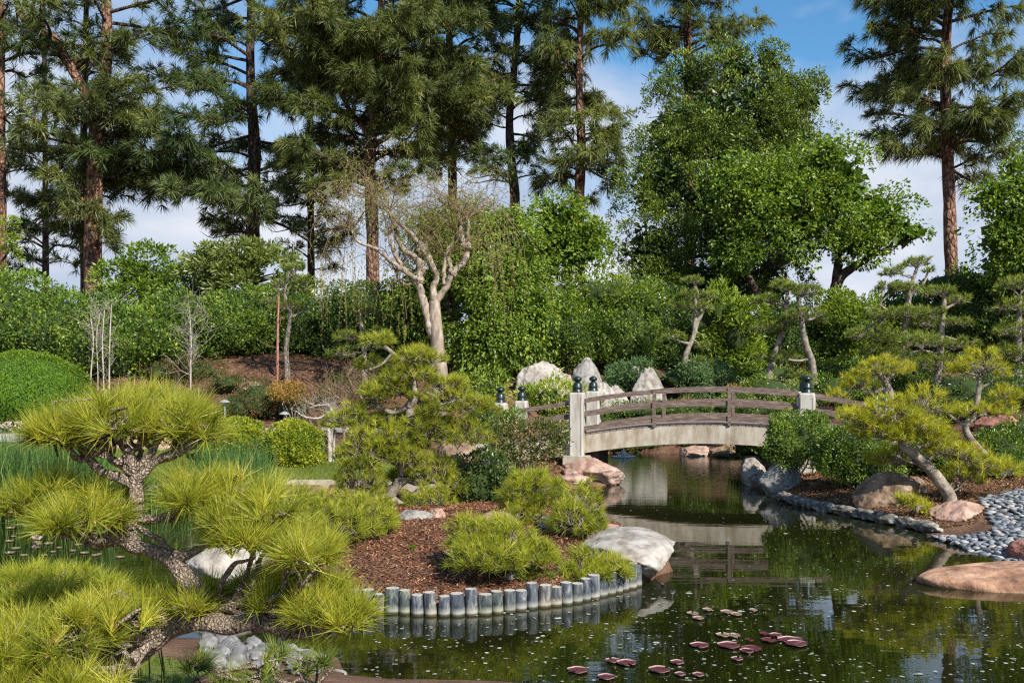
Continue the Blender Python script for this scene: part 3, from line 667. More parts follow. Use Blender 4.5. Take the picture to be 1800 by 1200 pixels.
RK('rock', 'pink rock beside the path seen through the top branches of the nearest pine', 205, 262, 758, 792, .55, 'rock_pink', .7, seed=101)
RK('rock', 'pink stone next to the path rock behind the nearest pine', 262, 300, 766, 792, .55, 'rock_pink', .5, seed=103)
RK('rock', 'pale pinkish flat rock under the bridge by the far bank', 1192, 1252, 784, 802, 0, 'rock_pink', .8, seed=107)
RK('rock', 'brown rock under the right end of the bridge arch', 1254, 1345, 780, 803, 0, 'rock_tan', .9, seed=109)
RK('rock', 'low brown rock between the dark shrub and the red-tipped shrub', 845, 905, 790, 822, .32, 'rock_pink', .6, seed=113)
RK('rock', 'flat tan stone behind the island pine branches', 770, 850, 772, 812, .4, 'rock_tan', .7, seed=117)
RK('rock', 'bluish white flat rock at the foot of the island pine', 700, 762, 892, 914, .29, 'rock_grey', .4, seed=119)
RK('rock', 'pink round rock beside the bluish one at the foot of the island pine', 748, 785, 890, 912, .29, 'rock_pink', .35, seed=121)
RK('rock', 'flat pale rock in the mulch behind the low middle pine', 842, 905, 900, 928, .31, 'rock_tan', .5, seed=127)
RK('rock', 'small mossy dark stone just inside the log stubs', 876, 910, 1004, 1020, .23, 'rock_grey', .12, seed=131)
RK('rock', 'grey stone among the twigs left of the rightmost small pine', 945, 985, 908, 930, .3, 'rock_grey', .3, seed=133)
# flat orange rock in the water
mb = MB(); V, Fc = ICO[5]; V = V.copy()
V = V*(1+.12*fbm(V*1.2+4, 3)[:, None]); V[:, 2] = np.sign(V[:, 2])*np.abs(V[:, 2])**.6
V[:, 2] += .16*fbm(V*np.array([2.2, 5, 1]), 4)*(V[:, 2] > 0)
V = V*np.array([1.32, .55, .13])+np.array([5.36, 9.38, .02]); mb.add(V, Fc, 0, None, True)
tag(mb.build('flat_rock', 'rock_orange', None, (5.22, 9.38, 0)), 'long flat orange rock lying in the pond at the right side', 'rock')
# stones of the right bank rim
RIM = [(1352, 862), (1385, 882), (1425, 893), (1470, 903), (1515, 912), (1560, 921), (1600, 928), (1632, 936)]
rp = np.array([WZ(x, y) for x, y in RIM]); rp, _ = smooth_line(rp, np.ones(len(rp)), 8)
dd = np.concatenate([[0], np.cumsum(np.linalg.norm(np.diff(rp, axis=0), axis=1))]); s = 0; k = 0
while s < dd[-1]-.1:
    l = .26+.22*rng.random(); m = s+l/2
    x = np.interp(m, dd, rp[:, 0]); y = np.interp(m, dd, rp[:, 1]); x2 = np.interp(m+.05, dd, rp[:, 0]); y2 = np.interp(m+.05, dd, rp[:, 1])
    rock_obj('rim_stone', 'dark mottled stone in the low rim along the right bank waterline', (x, y+.08, .05+.015*rng.random()), (l*.78, .11, .085), 'rim', rot=math.atan2(y2-y, x2-x), seed=200+k, cuts=9, sub=3, amp=.35, group='rim stones along the right bank')
    s += l; k += 1
# cobbles under the nearest pine and at the near water edge
k = 0
edge = [(500, 1192), (520, 1182), (545, 1186), (566, 1194), (592, 1196), (560, 1168), (535, 1160), (510, 1150), (484, 1160), (470, 1180)]
for px, py in edge:
    z = .12+.06*rng.random(); c = WZ(px, py, z)
    rock_obj('edge_stone', 'pale split stone at the near water edge under the nearest pine', (c[0], c[1], z), (.085+.03*rng.random(), .08, .08), 'rock_grey', rot=rng.random()*3, seed=300+k, cuts=8, sub=3, group='pale stones at the near water edge'); k += 1
for k in range(75):
    px = 360+200*rng.random(); py = 1125+80*rng.random(); z = .36; c = WZ(px, py, z); z = max(h1(c[0], c[1]), .05)
    if z < .08: continue
    s = .022+.045*rng.random()**1.5
    rock_obj('cobble', 'grey white cobble on the bank beneath the nearest pine', (c[0], c[1], z+.03), (s*1.2, s, s*.8), 'cobble', rot=rng.random()*3, seed=400+k, cuts=12, sub=3, amp=.4, group='cobbles beneath the nearest pine')

# ------------------------------------------------------------------ pebble beach
PEB = np.array([WZ(1634, 944), WZ(1700, 966), WZ(1772, 986), WZ(1850, 992), WZ(1900, 850, .45), WZ(1790, 850, .45), WZ(1720, 862, .42), WZ(1735, 878, .38), WZ(1752, 900, .3), WZ(1745, 915, .25), WZ(1690, 924, .2)])[:, :2]
def pebbles():
    lo, hi = PEB.min(0), PEB.max(0); cand = lo+(hi-lo)*rng.random((40000, 2)); cand = cand[inpoly(cand[:, 0], cand[:, 1], PEB)]
    arr = np.full((1500, 2), 99.); cnt = 0
    for q in cand:
        if cnt >= 1500: break
        if (((arr[:cnt]-q)/[.074, .058])**2).sum(1).min(initial=9) > 1: arr[cnt] = q; cnt += 1
    pts = arr[:cnt]
    pts = np.array(pts); z = np.maximum(hz(pts[:, 0], pts[:, 1]), -.03)+.012
    px = 900+pts[:, 0]/pts[:, 1]*F; inv = px < 1812
    order = np.lexsort((pts[:, 1], ~inv)); pts = pts[order]; z = z[order]
    V0, F0 = ICO[2]; protos = []
    for k in range(6):
        V = V0*np.array([.056+.006*math.sin(k), .043, .021+.003*math.cos(k*2)])*(1+.12*vnoise(V0*1.3+k*5))[:, None]
        mb = MB(); mb.add(V, F0, 0, None, True); o = mb.build('pebble', 'pebble'); protos.append(o)
    used = [False]*6
    for k in range(min(300, len(pts))):
        j = k % 6; o = protos[j] if not used[j] else protos[j].copy()
        if used[j]: COL.objects.link(o)
        used[j] = True; s = .8+.45*rng.random()
        o.location = (pts[k, 0], pts[k, 1], z[k]+.012*rng.random()); o.rotation_euler = (rng.normal(0, .22), rng.normal(0, .22), rng.random()*PI); o.scale = (s, s, s)
        tag(o, 'smooth grey oval pebble on the pebble beach at the right edge of the pond', 'pebble', 'pebbles on the beach')
    mb = MB()
    for k in range(300, len(pts)):
        s = .8+.45*rng.random(); a = rng.random()*PI; V = V0*np.array([.056, .043, .021])*s; t1 = rng.normal(0, .22)
        V = np.stack([V[:, 0], V[:, 1]*math.cos(t1)-V[:, 2]*math.sin(t1), V[:, 1]*math.sin(t1)+V[:, 2]*math.cos(t1)], 1)
        V = np.stack([V[:, 0]*math.cos(a)-V[:, 1]*math.sin(a), V[:, 0]*math.sin(a)+V[:, 1]*math.cos(a), V[:, 2]], 1)+[pts[k, 0], pts[k, 1], z[k]+.012*rng.random()]
        mb.add(V, F0, 0, np.full(len(F0), rng.random()), True)
    if mb.V: tag(mb.build('pebble_bed', 'pebble'), 'bed of smooth grey pebbles further up the beach', 'pebbles', kind='stuff')
pebbles()

# ------------------------------------------------------------------ mulch and litter
def chips(name, poly, n, l, w, mat, label, keep=None, lift=.004):
    lo, hi = poly.min(0), poly.max(0); q = lo+(hi-lo)*rng.random((int(n*2.2), 2)); q = q[inpoly(q[:, 0], q[:, 1], poly)]
    z = hz(q[:, 0], q[:, 1]); m = z > .05; q = q[m][:n]; z = z[m][:n]; C = np.column_stack([q, z+lift+.012*rng.random(len(q))])
    D = unit(rng.normal(0, 1, (len(C), 3))*np.array([1, 1, .35])); S = unit(np.cross(D, unit(rng.normal(0, .35, (len(C), 3))+[0, 0, 1])))
    ll = l*(.5+rng.random((len(C), 1))); ww = w*(.5+rng.random((len(C), 1)))
    V = np.stack([C-D*ll-S*ww, C+D*ll-S*ww*.6, C+D*ll+S*ww, C-D*ll+S*ww*.7], 1).reshape(-1, 3)
    mb = MB(); mb.add(V, np.arange(len(C)*4).reshape(-1, 4), 0, rng.random(len(C)))
    return tag(mb.build(name, mat), label, 'mulch', kind='stuff')
chips('mulch', ISLE, 60000, .016, .0055, 'chips', 'reddish brown bark mulch covering the island')
RB = np.array([(4.5, 17.4), (4.4, 15.6), (4.7, 14.5), (5.2, 13.3), (5.35, 12.3), (5.9, 12.3), (6.6, 13.2), (8.8, 13.6), (9, 19), (6, 20)])
chips('leaf_litter', RB, 30000, .022, .008, 'litter', 'rusty needle litter and mulch on the right bank')
SL = np.array([(-12, 23.6), (1, 24), (1.5, 33), (-12, 33)])
chips('slope_mulch', SL, 16000, .035, .016, 'litter', 'brown leaf litter on the slope below the hedges')
LB = np.array([(-.9, 15.8), (.7, 15.8), (1.7, 17.6), (1.4, 19), (-.4, 20), (-1.4, 17.5)])
chips('bank_mulch', LB, 8000, .02, .008, 'litter', 'brown mulch under the shrubs at the left bridge end')

# ------------------------------------------------------------------ lily pads, floating specks
def lily(px, py, wpx, mat='lily', lab='', rim=True, group='lily pads floating in the lower right of the pond', z=.012, notch=.35, yaw=None):
    c = WZ(px, py, 0); r = wpx*.88/2/F*c[1]; mb = MB(); a0 = rng.random()*6 if yaw is None else yaw
    n = 22; t = np.linspace(a0+notch/2, a0+2*PI-notch/2, n); rr = r*(1+.04*np.sin(3*t)+.02*np.sin(7*t))
    ring = lambda f, zz: np.stack([c[0]+rr*f*np.cos(t), c[1]+rr*f*np.sin(t), np.full(n, zz)+.002*np.sin(5*t)], 1)
    V = np.vstack([[[c[0], c[1], z]], ring(.6, z+.001), ring(.955, z), ring(1.0, z+.007)])
    mb.add(V, [(0, 1+i, 2+i) for i in range(n-1)], 0, None, True)
    mb.add(V, [(1+i, 1+n+i, 2+n+i, 2+i) for i in range(n-1)], 0, None, True)
    mb.add(V, [(1+n+i, 1+2*n+i, 2+2*n+i, 2+n+i) for i in range(n-1)], 1 if rim else 0, None, True)
    return tag(mb.build('lily_pad', [mat, 'lily_rim'], None, (c[0], c[1], z)), lab, 'lily pad', group)
LP = [(1282, 1136, 46, 'maroon lily pad, broad left one of the largest floating cluster', 1), (1322, 1142, 42, 'brownish maroon lily pad at the lower middle of the largest cluster', 0),
      (1390, 1127, 50, 'large purple maroon lily pad at the right end of the cluster', 1), (1400, 1133, 44, 'maroon lily pad with white rim tucked under the largest right one', 1),
      (1352, 1127, 32, 'crimson lily pad in the middle of the largest cluster', 0), (1364, 1118, 26, 'small crimson lily pad with pale edge at the top of the cluster', 1),
      (1345, 1116, 22, 'small dark red lily pad behind the cluster', 0), (1318, 1127, 18, 'small bright red lily pad between the two left maroon ones', 0),
      (1230, 1136, 38, 'round purple lily pad with white rim floating alone left of the cluster', 1), (1314, 1146, 30, 'small purple lily pad with thick white rim below the cluster', 1),
      (1191, 1166, 28, 'small crimson lily pad with pale rim above the lower pair', 1), (1160, 1179, 44, 'wide maroon lily pad with pale rim near the lower edge of the view', 1),
      (1102, 1167, 40, 'purple lily pad overlapping a smaller one near the lower middle', 1), (1078, 1163, 30, 'half hidden brown lily pad beside the purple one', 1),
      (1016, 1180, 42, 'dark maroon lily pad farthest left near the lower edge', 1), (1066, 1192, 36, 'maroon lily pad with folded pale rim at the very bottom', 1),
      (1196, 1187, 22, 'small rusty lily pad with pale rim at the bottom', 1), (1228, 1188, 24, 'small rusty lily pad, right one of the bottom pair', 1),
      (1296, 1160, 24, 'tiny reddish lily pad with a white rim right of the wide maroon one', 1)]
for px, py, w, lab, rim in LP: lily(px, py, w, 'lily', lab, bool(rim))
for px, py, w, lab in [(1272, 1118, 30, 'faded olive lily pad above the maroon cluster'), (1290, 1119, 28, 'faded tan lily pad touching the olive one above the cluster'), (1218, 1080, 24, 'dried curled lily pad high up left of the cluster'), (1228, 1088, 24, 'pale dried lily pad just below the curled one'), (1278, 1077, 26, 'brownish lily pad floating above the cluster'), (1294, 1081, 24, 'rust edged lily pad beside the brownish one'), (1324, 1074, 18, 'small pale lily pad right of the brownish pair'), (1244, 1073, 20, 'small whitish lily pad between the dried ones')]:
    lily(px, py, w, 'lily_green', lab)
for k in range(46):
    if k < 34: px, py = 15+165*rng.random(), 925+55*rng.random()
    else: px, py = 180+60*rng.random(), 925+60*rng.random()
    lily(px, py, 11+10*rng.random(), 'lily_green', 'small olive lily pad on the left pond in front of the reeds', False, 'small lily pads on the left pond', z=.008)
# pink water lily
c = WZ(64, 951, 0); t = thing('water_lily', 'pink water lily flower open on the left pond', 'flower', c)
for lay, (n, el, ln) in enumerate(((9, .5, .085), (8, .9, .075), (6, 1.25, .06))):
    mb = MB(); a = np.linspace(0, 2*PI, n, endpoint=False)+lay*.3
    D = np.stack([np.cos(a)*math.cos(el), np.sin(a)*math.cos(el), np.full(n, math.sin(el))], 1)
    leaves(mb, np.tile(c+[0, 0, .02], (n, 1)), D, ln, .035, fold=.3, jit=.1); mb.build('petals', 'pink', t)
# specks
def specks():
    n = 1000; pts = []
    px = 640+1160*rng.random(n*4); py = 872+328*rng.random(n*4)**.9
    Y = H*F/(py-660); X = (px-900)/F*Y
    m = inpoly(X, Y, POND) & ~inpoly(X, Y, ISLE) & (dpoly(X, Y, ISLE) > .1) & (np.hypot((X-5.22)/1.4, (Y-9.38)/.65) > 1.0)
    dens = .5+.5*fbm(np.stack([X*.8, Y*.8, X*0], -1), 2); m &= rng.random(len(X)) < .25+dens
    X, Y = X[m][:n], Y[m][:n]; s = .004+.011*rng.random(len(X))**2.4
    big = rng.random(len(X)) < .03; s[big] *= 1.8
    k = 7; a = np.linspace(0, 2*PI, k, endpoint=False); rr = s[:, None]*(.65+.6*rng.random((len(X), k)))
    V = np.stack([X[:, None]+rr*1.25*np.cos(a), Y[:, None]+rr*1.2*np.sin(a), np.full((len(X), k), .0055)], -1).reshape(-1, 3)
    mb = MB(); mb.add(V, np.arange(len(X)*k).reshape(-1, k), 0, rng.random(len(X)))
    tag(mb.build('floating_petals', 'petal_speck'), 'pale fallen petals and specks scattered on the dark pond surface', 'petals', kind='stuff')
specks()
# fountain bubbling beyond the bridge
c = WZ(1096, 803); c[2] = 0; t = thing('fountain_jet', 'low white bubbling fountain jet in the water beyond the bridge', 'fountain', c)
mb = MB(); a = rng.random(260)*2*PI; r = .28*rng.random(260)**.7
A = np.stack([c[0]+r*np.cos(a), c[1]+r*np.sin(a)*.8, .01+.16*np.exp(-(r/.12)**2)*rng.random(260)], 1)
V0, F0 = ICO[1]
for q in A: mb.add(V0*np.array([.03, .02, .012])*(.5+rng.random())+q, F0, 0, None, True)
mb.build('foam', 'foam', t)
mb = MB(); tube(mb, [c+[0, 0, -.05], c+[0, 0, .12], c+[.01, 0, .2]], [.05, .04, .012], 8); mb.build('jet', 'foam', t)
# low path lights
for px, py, lab in ((500, 727, 'grey hooded path light below the orange shrub'), (395, 706, 'grey hooded path light left of the dark nandina shrub')):
    q = P(px, py, 23.6); g = h1(q[0], q[1]); t = thing('path_light', lab, 'garden light', (q[0], q[1], g), 'path lights on the slope')
    mb = MB(); z = max(q[2], g+.15); tube(mb, [(q[0], q[1], g-.05), (q[0], q[1], z)], [.02, .02], 8, 2); mb.build('stem', 'lamp_metal', t)
    mb = MB(); lathe(mb, (q[0], q[1], z), [(.001, .06), (.05, .05), (.13, .0), (.135, -.015), (.1, -.01)], 18); mb.build('hood', 'lamp_metal', t)
# ------------------------------------------------------------------ vegetation builders
def nearest(p, lines):
    best = None
    for q in lines:
        d = np.linalg.norm(q-p, axis=1); i = d.argmin()
        if best is None or d[i] < best[0]: best = (d[i], q[i])
    return best[1]
def pix_line(pts, Y):
    """(px, py, radius_px[, dy]) list -> world points and radii"""
    W = np.array([P(a[0], a[1], Y+(a[3] if len(a) > 3 else 0)) for a in pts]); R = np.array([a[2]*Y/F for a in pts]); return W, R
def cloud_pine(name, label, Y, trunk, limbs, pads, nmat='pine_mid', bark='bark_mid', nl=.10, nw=.006, nn=34, tufts=170, group=None, stick=.012, twig=1., cat='pine tree', zflat=.55, gnarl=0., sprd=.75, buds=False, ground=True, thick=2.0, padlabel=None, seg=6, lowmin=-.25, updir=.75, lumpy=.34, tb=.22, sides=10, brough=.18, dj=.33, grow=1., jit=.22, gapt=-.55):
    W, R = pix_line(trunk, Y)
    base = W[0].copy()
    if ground:
        g = h1(base[0], base[1])
        if base[2] > g-.02: W = np.vstack([[base[0], base[1], g-.08], W]); R = np.concatenate([[R[0]*1.15], R])
        base[2] = min(base[2], g)
    t = thing(name, label, cat, base, group)
    mb = MB(); tube(mb, W, R, sides, seg, 0, brough, True, gnarl); mb.build('trunk', bark, t)
    lines = [smooth_line(W, R, 6)[0]]
    bb = MB()
    for l in limbs:
        w, r = pix_line(l, Y); a = nearest(w[0], lines[:1]) 
        if np.linalg.norm(a-w[0]) < .25*Y/10+.1: w[0] = a
        tube(bb, w, r, max(7, sides//2), 5 if sides < 12 else 9, 0, brough, True, gnarl); lines.append(smooth_line(w, r, 6)[0])
    for pi, pd in enumerate(pads):
        cx, cy, hw, hh = pd[:4]; dy = pd[4] if len(pd) > 4 else 0
        rx = hw*grow*Y/F; rz = hh*grow*Y/F; ry = rx*.85
        rxn = max(rx-nl*.45, rx*.6); 
        c = P(cx, cy+hh, Y+dy); c[2] += 0
        n = max(10, int(tufts*rx*ry*PI*1.15))
        u = rdirs(n*3); u = u[u[:, 2] > lowmin][:n]; 
        ph = rng.random()*9
        lump = 1+lumpy*fbm(u*2.6+ph+pi, 3)
        f = (.72+.28*rng.random(len(u))**.5)*lump
        h_ = max(thick*rz-nl*.7, rz*.7)
        T = c+u*f[:, None]*np.array([rxn, ry, h_])
        T[:, 2] = np.where(u[:, 2] < 0, c[2]+u[:, 2]*f*h_*.35, T[:, 2])
        T0 = T; kp = fbm(T*(1.15/nl)+pi, 2) > gapt; T = T[kp]; u = u[kp]; n = len(T)
        if n < 4: T = T0; u = rdirs(len(T0)); n = len(T0)
        D = unit(u*np.array([.9, .9, .5])+np.array([0, 0, updir])+rng.normal(0, dj, (len(u), 3)))
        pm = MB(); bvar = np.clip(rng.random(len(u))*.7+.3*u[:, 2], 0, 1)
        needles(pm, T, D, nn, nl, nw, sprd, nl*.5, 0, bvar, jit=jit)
        if buds:
            k = rng.random(len(T)) < .4; needles(pm, T[k], D[k], 5, nl*.15, nw*2.6, .45, 0, 1)
        o = pm.build('foliage_pad', [nmat, 'bud'], t)
        hub = nearest(c, lines); kk = max(3, int(n*.13*twig)); 
        cap_ = c+unit(rng.normal(0, 1, (kk, 3)))*np.array([rxn*.75, ry*.75, h_*.15])*rng.random((kk, 1))**.5+np.array([0, 0, -h_*.02])
        st = min(stick, .16*rx+.003)
        if sides >= 20:
            allp = np.concatenate(lines)
            for q in cap_:
                sb = allp[rng.integers(len(allp), size=26)]; s0 = sb[np.linalg.norm((sb-q)*[1, 1, .8], axis=1).argmin()]; Ld = np.linalg.norm(q-s0)
                if Ld > .5 or s0[2] > q[2]+.05: s0 = hub; Ld = np.linalg.norm(q-s0)
                tt_ = np.linspace(0, 1, 6)[:, None]; pp = s0*(1-tt_)+q*tt_; pp[1:-1] += rng.normal(0, 1, (4, 3))*min(.028, .16*Ld)
                tube(bb, pp, np.linspace(.011, .0045, 6)*(.8+.5*rng.random()), 6, 4, 0, .25)
        else: tubes_many(bb, np.tile(hub, (kk, 1)), cap_, st, st*.5, 4, tb)
        idx = np.argmin(((T[:, None]-cap_[None])**2).sum(-1), 1)
        tubes_many(bb, cap_[idx], T-D*nl*.3, st*.45, st*.22, 3, tb)
    bb.build('branches', bark, t)
    return t

def lump_pts(c, r, n, front=True, thick=.25, lump=.14, fs=1.6, zmin=-.6):
    u = rdirs(n*3)
    if front: u = u[(u[:, 1] < .35) & (u[:, 2] > zmin)]
    else: u = u[u[:, 2] > zmin]
    u = u[:n]; f = (1+lump*fbm(u*fs*2+c[0], 3))*(1-thick*rng.random(len(u))**2.2)
    return c+u*f[:, None]*np.asarray(r), u
def shrub(name, label, blobs, mat, n, l, w, cat='shrub', group=None, Y=None, core='core', stems=0, thick=.25, lump=.14, fs=1.6, flowers=None, up=.35, barkm='bark_mid', rndz=1.0, front=True, cf=.80, zmin=-.95, twigup=0, gap=.5, gs=1.):
    """blobs: (cx, cy, hw, hh, Y[, depth]) in photo pixels at distance Y"""
    B = []
    for b in blobs:
        c = P(b[0], b[1], b[4]); rx = b[2]*b[4]/F; rz = b[3]*b[4]/F; ry = b[5] if len(b) > 5 else rx*.8
        B.append((c, np.array([rx, ry, rz])))
    c0 = B[0][0]; g = h1(c0[0], c0[1]); t = thing(name, label, cat, (c0[0], c0[1], g), group)
    fol = MB(); area = sum(b[1][0]*b[1][2] for b in B)
    for c, r in B:
        k = int(n*(r[0]*r[2])/area); Pn, u = lump_pts(c, r, k, front, thick, lump, fs, zmin)
        keep = Pn[:, 2] > hz(Pn[:, 0], Pn[:, 1])
        for c2, r2 in B:
            if c2 is c: continue
            keep &= (((Pn-c2)/r2)**2).sum(1) > .55
        Pn, u = Pn[keep], u[keep]
        gp = fbm(Pn*gs*1.1/max(.35, l*5), 2); m_ = rng.random(len(Pn)) < 1-gap*sstep(.12, -.35, gp)*1.6; Pn, u, gp = Pn[m_], u[m_], gp[m_]
        Pn = Pn+u*gp[:, None]*l*3.2*gap/.5
        cl = np.clip(.5+.55*fbm(Pn*2.2/max(.6, l*8), 2)+.2*rng.normal(0, 1, len(Pn)), 0, 1)
        D = unit(u*.8+rng.normal(0, .8, (len(u), 3))*rndz)
        leaves(fol, Pn, D, l, w, 0, cl, up=up)
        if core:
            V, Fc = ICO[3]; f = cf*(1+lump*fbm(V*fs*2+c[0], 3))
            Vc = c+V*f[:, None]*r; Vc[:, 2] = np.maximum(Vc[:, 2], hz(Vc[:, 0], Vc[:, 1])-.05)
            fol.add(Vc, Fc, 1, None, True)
        if flowers:
            fm, fn, fl = flowers; q, u2 = lump_pts(c, r*1.02, int(fn*(r[0]*r[2])/area), front, .03, lump, fs)
            for z in range(3): leaves(fol, q, unit(u2+rng.normal(0, .7, u2.shape)), fl, fl*.7, 2)
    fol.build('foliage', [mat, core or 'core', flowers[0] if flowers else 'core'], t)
    if stems:
        mb = MB()
        for k in range(stems):
            c, r = B[rng.integers(len(B))]; b0 = np.array([c0[0]+rng.normal(0, .12)*B[0][1][0], c0[1]+rng.normal(0, .1), g-.05])
            e = c+rdirs(1)[0]*r*np.array([.7, .5, .5]); m = (b0*.5+e*.5)+rng.normal(0, .08, 3)*np.linalg.norm(e-b0)
            tube(mb, [b0, m, e], [.016+.01*r[0], .012+.006*r[0], .005], 5, 4, 0, .1)
        mb.build('stems', barkm, t)
    return t

def tall_pine(name, label, Y, trunk, crown, nbr=46, group='tall long-needled pines behind the garden', bark='bark_pine', nl=.42, nw=.024, nn=26, forks=(), bare=3, seed=0, dens=1., cones=25, droopy=.34, wfun=None, asym=0., up=.28, frontbias=False, nmat='pine_tall'):
    """crown: (py_bottom, py_top, half width px at bottom, at middle, at top)"""
    global rng
    keep_rng = rng; rng = np.random.default_rng(1000+seed)
    W, R = pix_line(trunk, Y); g = h1(W[0][0], W[0][1]); base = np.array([W[0][0], W[0][1], g])
    if W[0][2] > g-.1: W = np.vstack([[base[0], base[1], g-.2], W]); R = np.concatenate([[R[0]*1.08], R])
    t = thing(name, label, 'pine tree', base, group)
    mb = MB(); tube(mb, W, R, 12, 6, 0, .10); lines = [smooth_line(W, R, 8)]
    for f in forks:
        w, r = pix_line(f, Y); tube(mb, w, r, 9, 6, 0, .12); lines.append(smooth_line(w, r, 8))
    mb.build('trunk', bark, t)
    bb = MB(); TT = []; DD = []; A = []; B = []; ra = []; CN = []
    pb, pt, w0, w1, w2 = crown; nbr = int(nbr*1.3)
    for k in range(nbr):
        f = (k+rng.random())/nbr; py = pb+(pt-pb)*f
        hw = np.interp(f, [0, .5, 1], [w0, w1, w2])*(.55+.55*rng.random())*Y/F
        ln = lines[0] if (not forks or rng.random() < .6) else lines[1+rng.integers(len(forks))]
        zt = H-(py-660)/F*Y; i = np.abs(ln[0][:, 2]-zt).argmin(); s = ln[0][i]; s = np.array([s[0], s[1], zt if abs(s[2]-zt) < 1.2 else s[2]])
        az = rng.random()*2*PI; d = np.array([math.cos(az), math.sin(az)*.8, 0]); d[0] += asym; 
        Ls = hw/max(.45, abs(d[0])) if rng.random() < .75 else hw; Ls = min(Ls, hw*1.5); sl = rng.normal(.22, .22)
        pts = [s, s+d*Ls*.33+[0, 0, Ls*(sl*.4)], s+d*Ls*.68+[0, 0, Ls*(sl*.6-.02)]+rng.normal(0, .05, 3)*Ls, s+d*Ls+[0, 0, Ls*(sl*.8+.04)]]
        r0 = min(.075, .028+.016*Ls); q, qr = smooth_line(pts, [r0, r0*.75, r0*.5, r0*.22], 6)
        tube(bb, pts, [r0, r0*.75, r0*.5, r0*.22], 6, 5, 0, .1)
        nb = max(3, int(Ls*3.4*dens))
        for j in range(nb):
            tt = .22+.78*(j+rng.random())/nb; ii = min(len(q)-1, int(tt*(len(q)-1))); p0 = q[ii]
            sd = np.array([-d[1], d[0], 0])*(1 if rng.random() < .5 else -1); dirn = unit(d*(.5+rng.random()*.7)+sd*(.4+rng.random()*.8)+[0, 0, rng.normal(.12, .28)])
            l = (.35+.55*rng.random())*(1.25-.5*tt)*min(1, .4+Ls*.35); e = p0+dirn*l; A.append(p0); B.append(e); ra.append(.014)
            TT.append(e); DD.append(unit(dirn+[0, 0, up])); 
            m = p0+dirn*l*.55+rng.normal(0, .05, 3)+[0, 0, .03]; TT.append(m); DD.append(unit(dirn+rng.normal(0, .4, 3)+[0, 0, up]))
            for z in range(rng.integers(1, 3)):
                dv = unit(dirn+rng.normal(0, .75, 3)); e2 = p0+dirn*l*.6+dv*(.22+.25*rng.random()); A.append(p0+dirn*l*.6); B.append(e2); ra.append(.009); TT.append(e2); DD.append(unit(dv+[0, 0, up]))
            if rng.random() < .07: CN.append(p0+[0, 0, .06])
        TT.append(q[-1]); DD.append(unit(d+[0, 0, up]))
    for k in range(bare):
        f = rng.random()*.5; zt = H-(pb+(pt-pb)*f*.5-660)/F*Y; i = np.abs(lines[0][0][:, 2]-zt).argmin(); s = lines[0][0][i]; sx = rng.choice([-1, 1])
        q = [s, s+[sx*.8, -.2, .12], s+[sx*1.6, -.3, -.02], s+[sx*2.1, -.2, .25]]; tube(bb, q, [.04, .03, .018, .008], 5, 5)
    A, B = np.array(A), np.array(B); tubes_many(bb, A, B, np.array(ra), np.array(ra)*.5, 3, .08)
    bb.build('branches', 'bark_dark', t)
    cr = MB(); T = np.array(TT); D = np.array(DD)
    base = np.clip(.5+.5*fbm(T*.8, 2)+rng.normal(0, .12, len(T)), 0, .96)
    needles(cr, T, D, nn, nl, nw, .85, .10, 0, base, droop=droopy)
    cr.build('crown', [nmat], t)
    if cones and CN:
        CN = np.array(CN); CN = CN[np.argsort(CN[:, 1])][:cones]; V0, F0 = ICO[1]
        for c in CN:
            m2 = MB(); m2.add(V0*np.array([.06, .06, .10])+c+[0, 0, -.05], F0, 0, None, True); m2.build('cone', 'cone', t)
    rng = keep_rng
    return t

def cluster_crown(fol, blobs, ncl, rc, nlv, l, w, mat=0, front=True, shell=.35, lump=.16, up=.3, ymax=.4, core=None, stretch=1., gapc=-.18, inner=0, gfreq=1.3, isz=3.):
    """leaf clusters scattered through ellipsoid blobs (c, r)"""
    tot = sum(b[1][0]*b[1][2] for b in blobs)
    for c, r in blobs:
        n = int(ncl*r[0]*r[2]/tot); u = rdirs(n*3)
        if front: u = u[u[:, 1] < ymax]
        u = u[:n]; f = (1-shell*rng.random(len(u))**1.6)*(1+lump*fbm(u*2.2+c[0], 3)); C = c+u*f[:, None]*r+rng.normal(0, .10, (len(u), 3))*r
        C = C[fbm(C*gfreq, 2) > gapc+.15*rng.normal(0, 1, len(C))]
        C = C[C[:, 2] > hz(C[:, 0], C[:, 1])+.1] if len(C) else C
        u = unit(C-c)
        m = len(C); v = rdirs(m*nlv)*np.array([1, 1, .85*stretch]); Cc = np.repeat(C, nlv, 0); uu = np.repeat(u, nlv, 0)
        flip = (v*unit(uu+[0, 0, .5])).sum(1) < -.35; v[flip] *= -1
        rr = rc*(.65+.7*rng.random((m, 1))); R_ = np.repeat(rr, nlv, 0)
        Pp = Cc+v*R_*(.55+.45*rng.random((m*nlv, 1)))
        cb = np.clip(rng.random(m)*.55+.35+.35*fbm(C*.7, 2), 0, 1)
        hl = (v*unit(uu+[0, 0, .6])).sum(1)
        leaves(fol, Pp, unit(v+uu*.4+rng.normal(0, .45, v.shape)), l, w, mat, np.clip(np.repeat(cb, nlv)*.55+.08+.45*hl, 0, 1), up=up)  # outer upper leaves lighter: young tips plus highlight painted into leaf tone
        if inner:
            k = int(inner*r[0]*r[2]/tot); q = rdirs(k)*(.2+.45*rng.random((k, 1)))*r+c; leaves(fol, q, rdirs(k), l*isz, w*isz*1.2, mat, .4*rng.random(k))  # darker tones for inner leaves; shade in crown gaps put into colour
        if core:
            V, Fc = ICO[3]; fol.add(c+V*(core*(1+lump*fbm(V*2.2+c[0], 3)))[:, None]*r, Fc, 1, None, True)

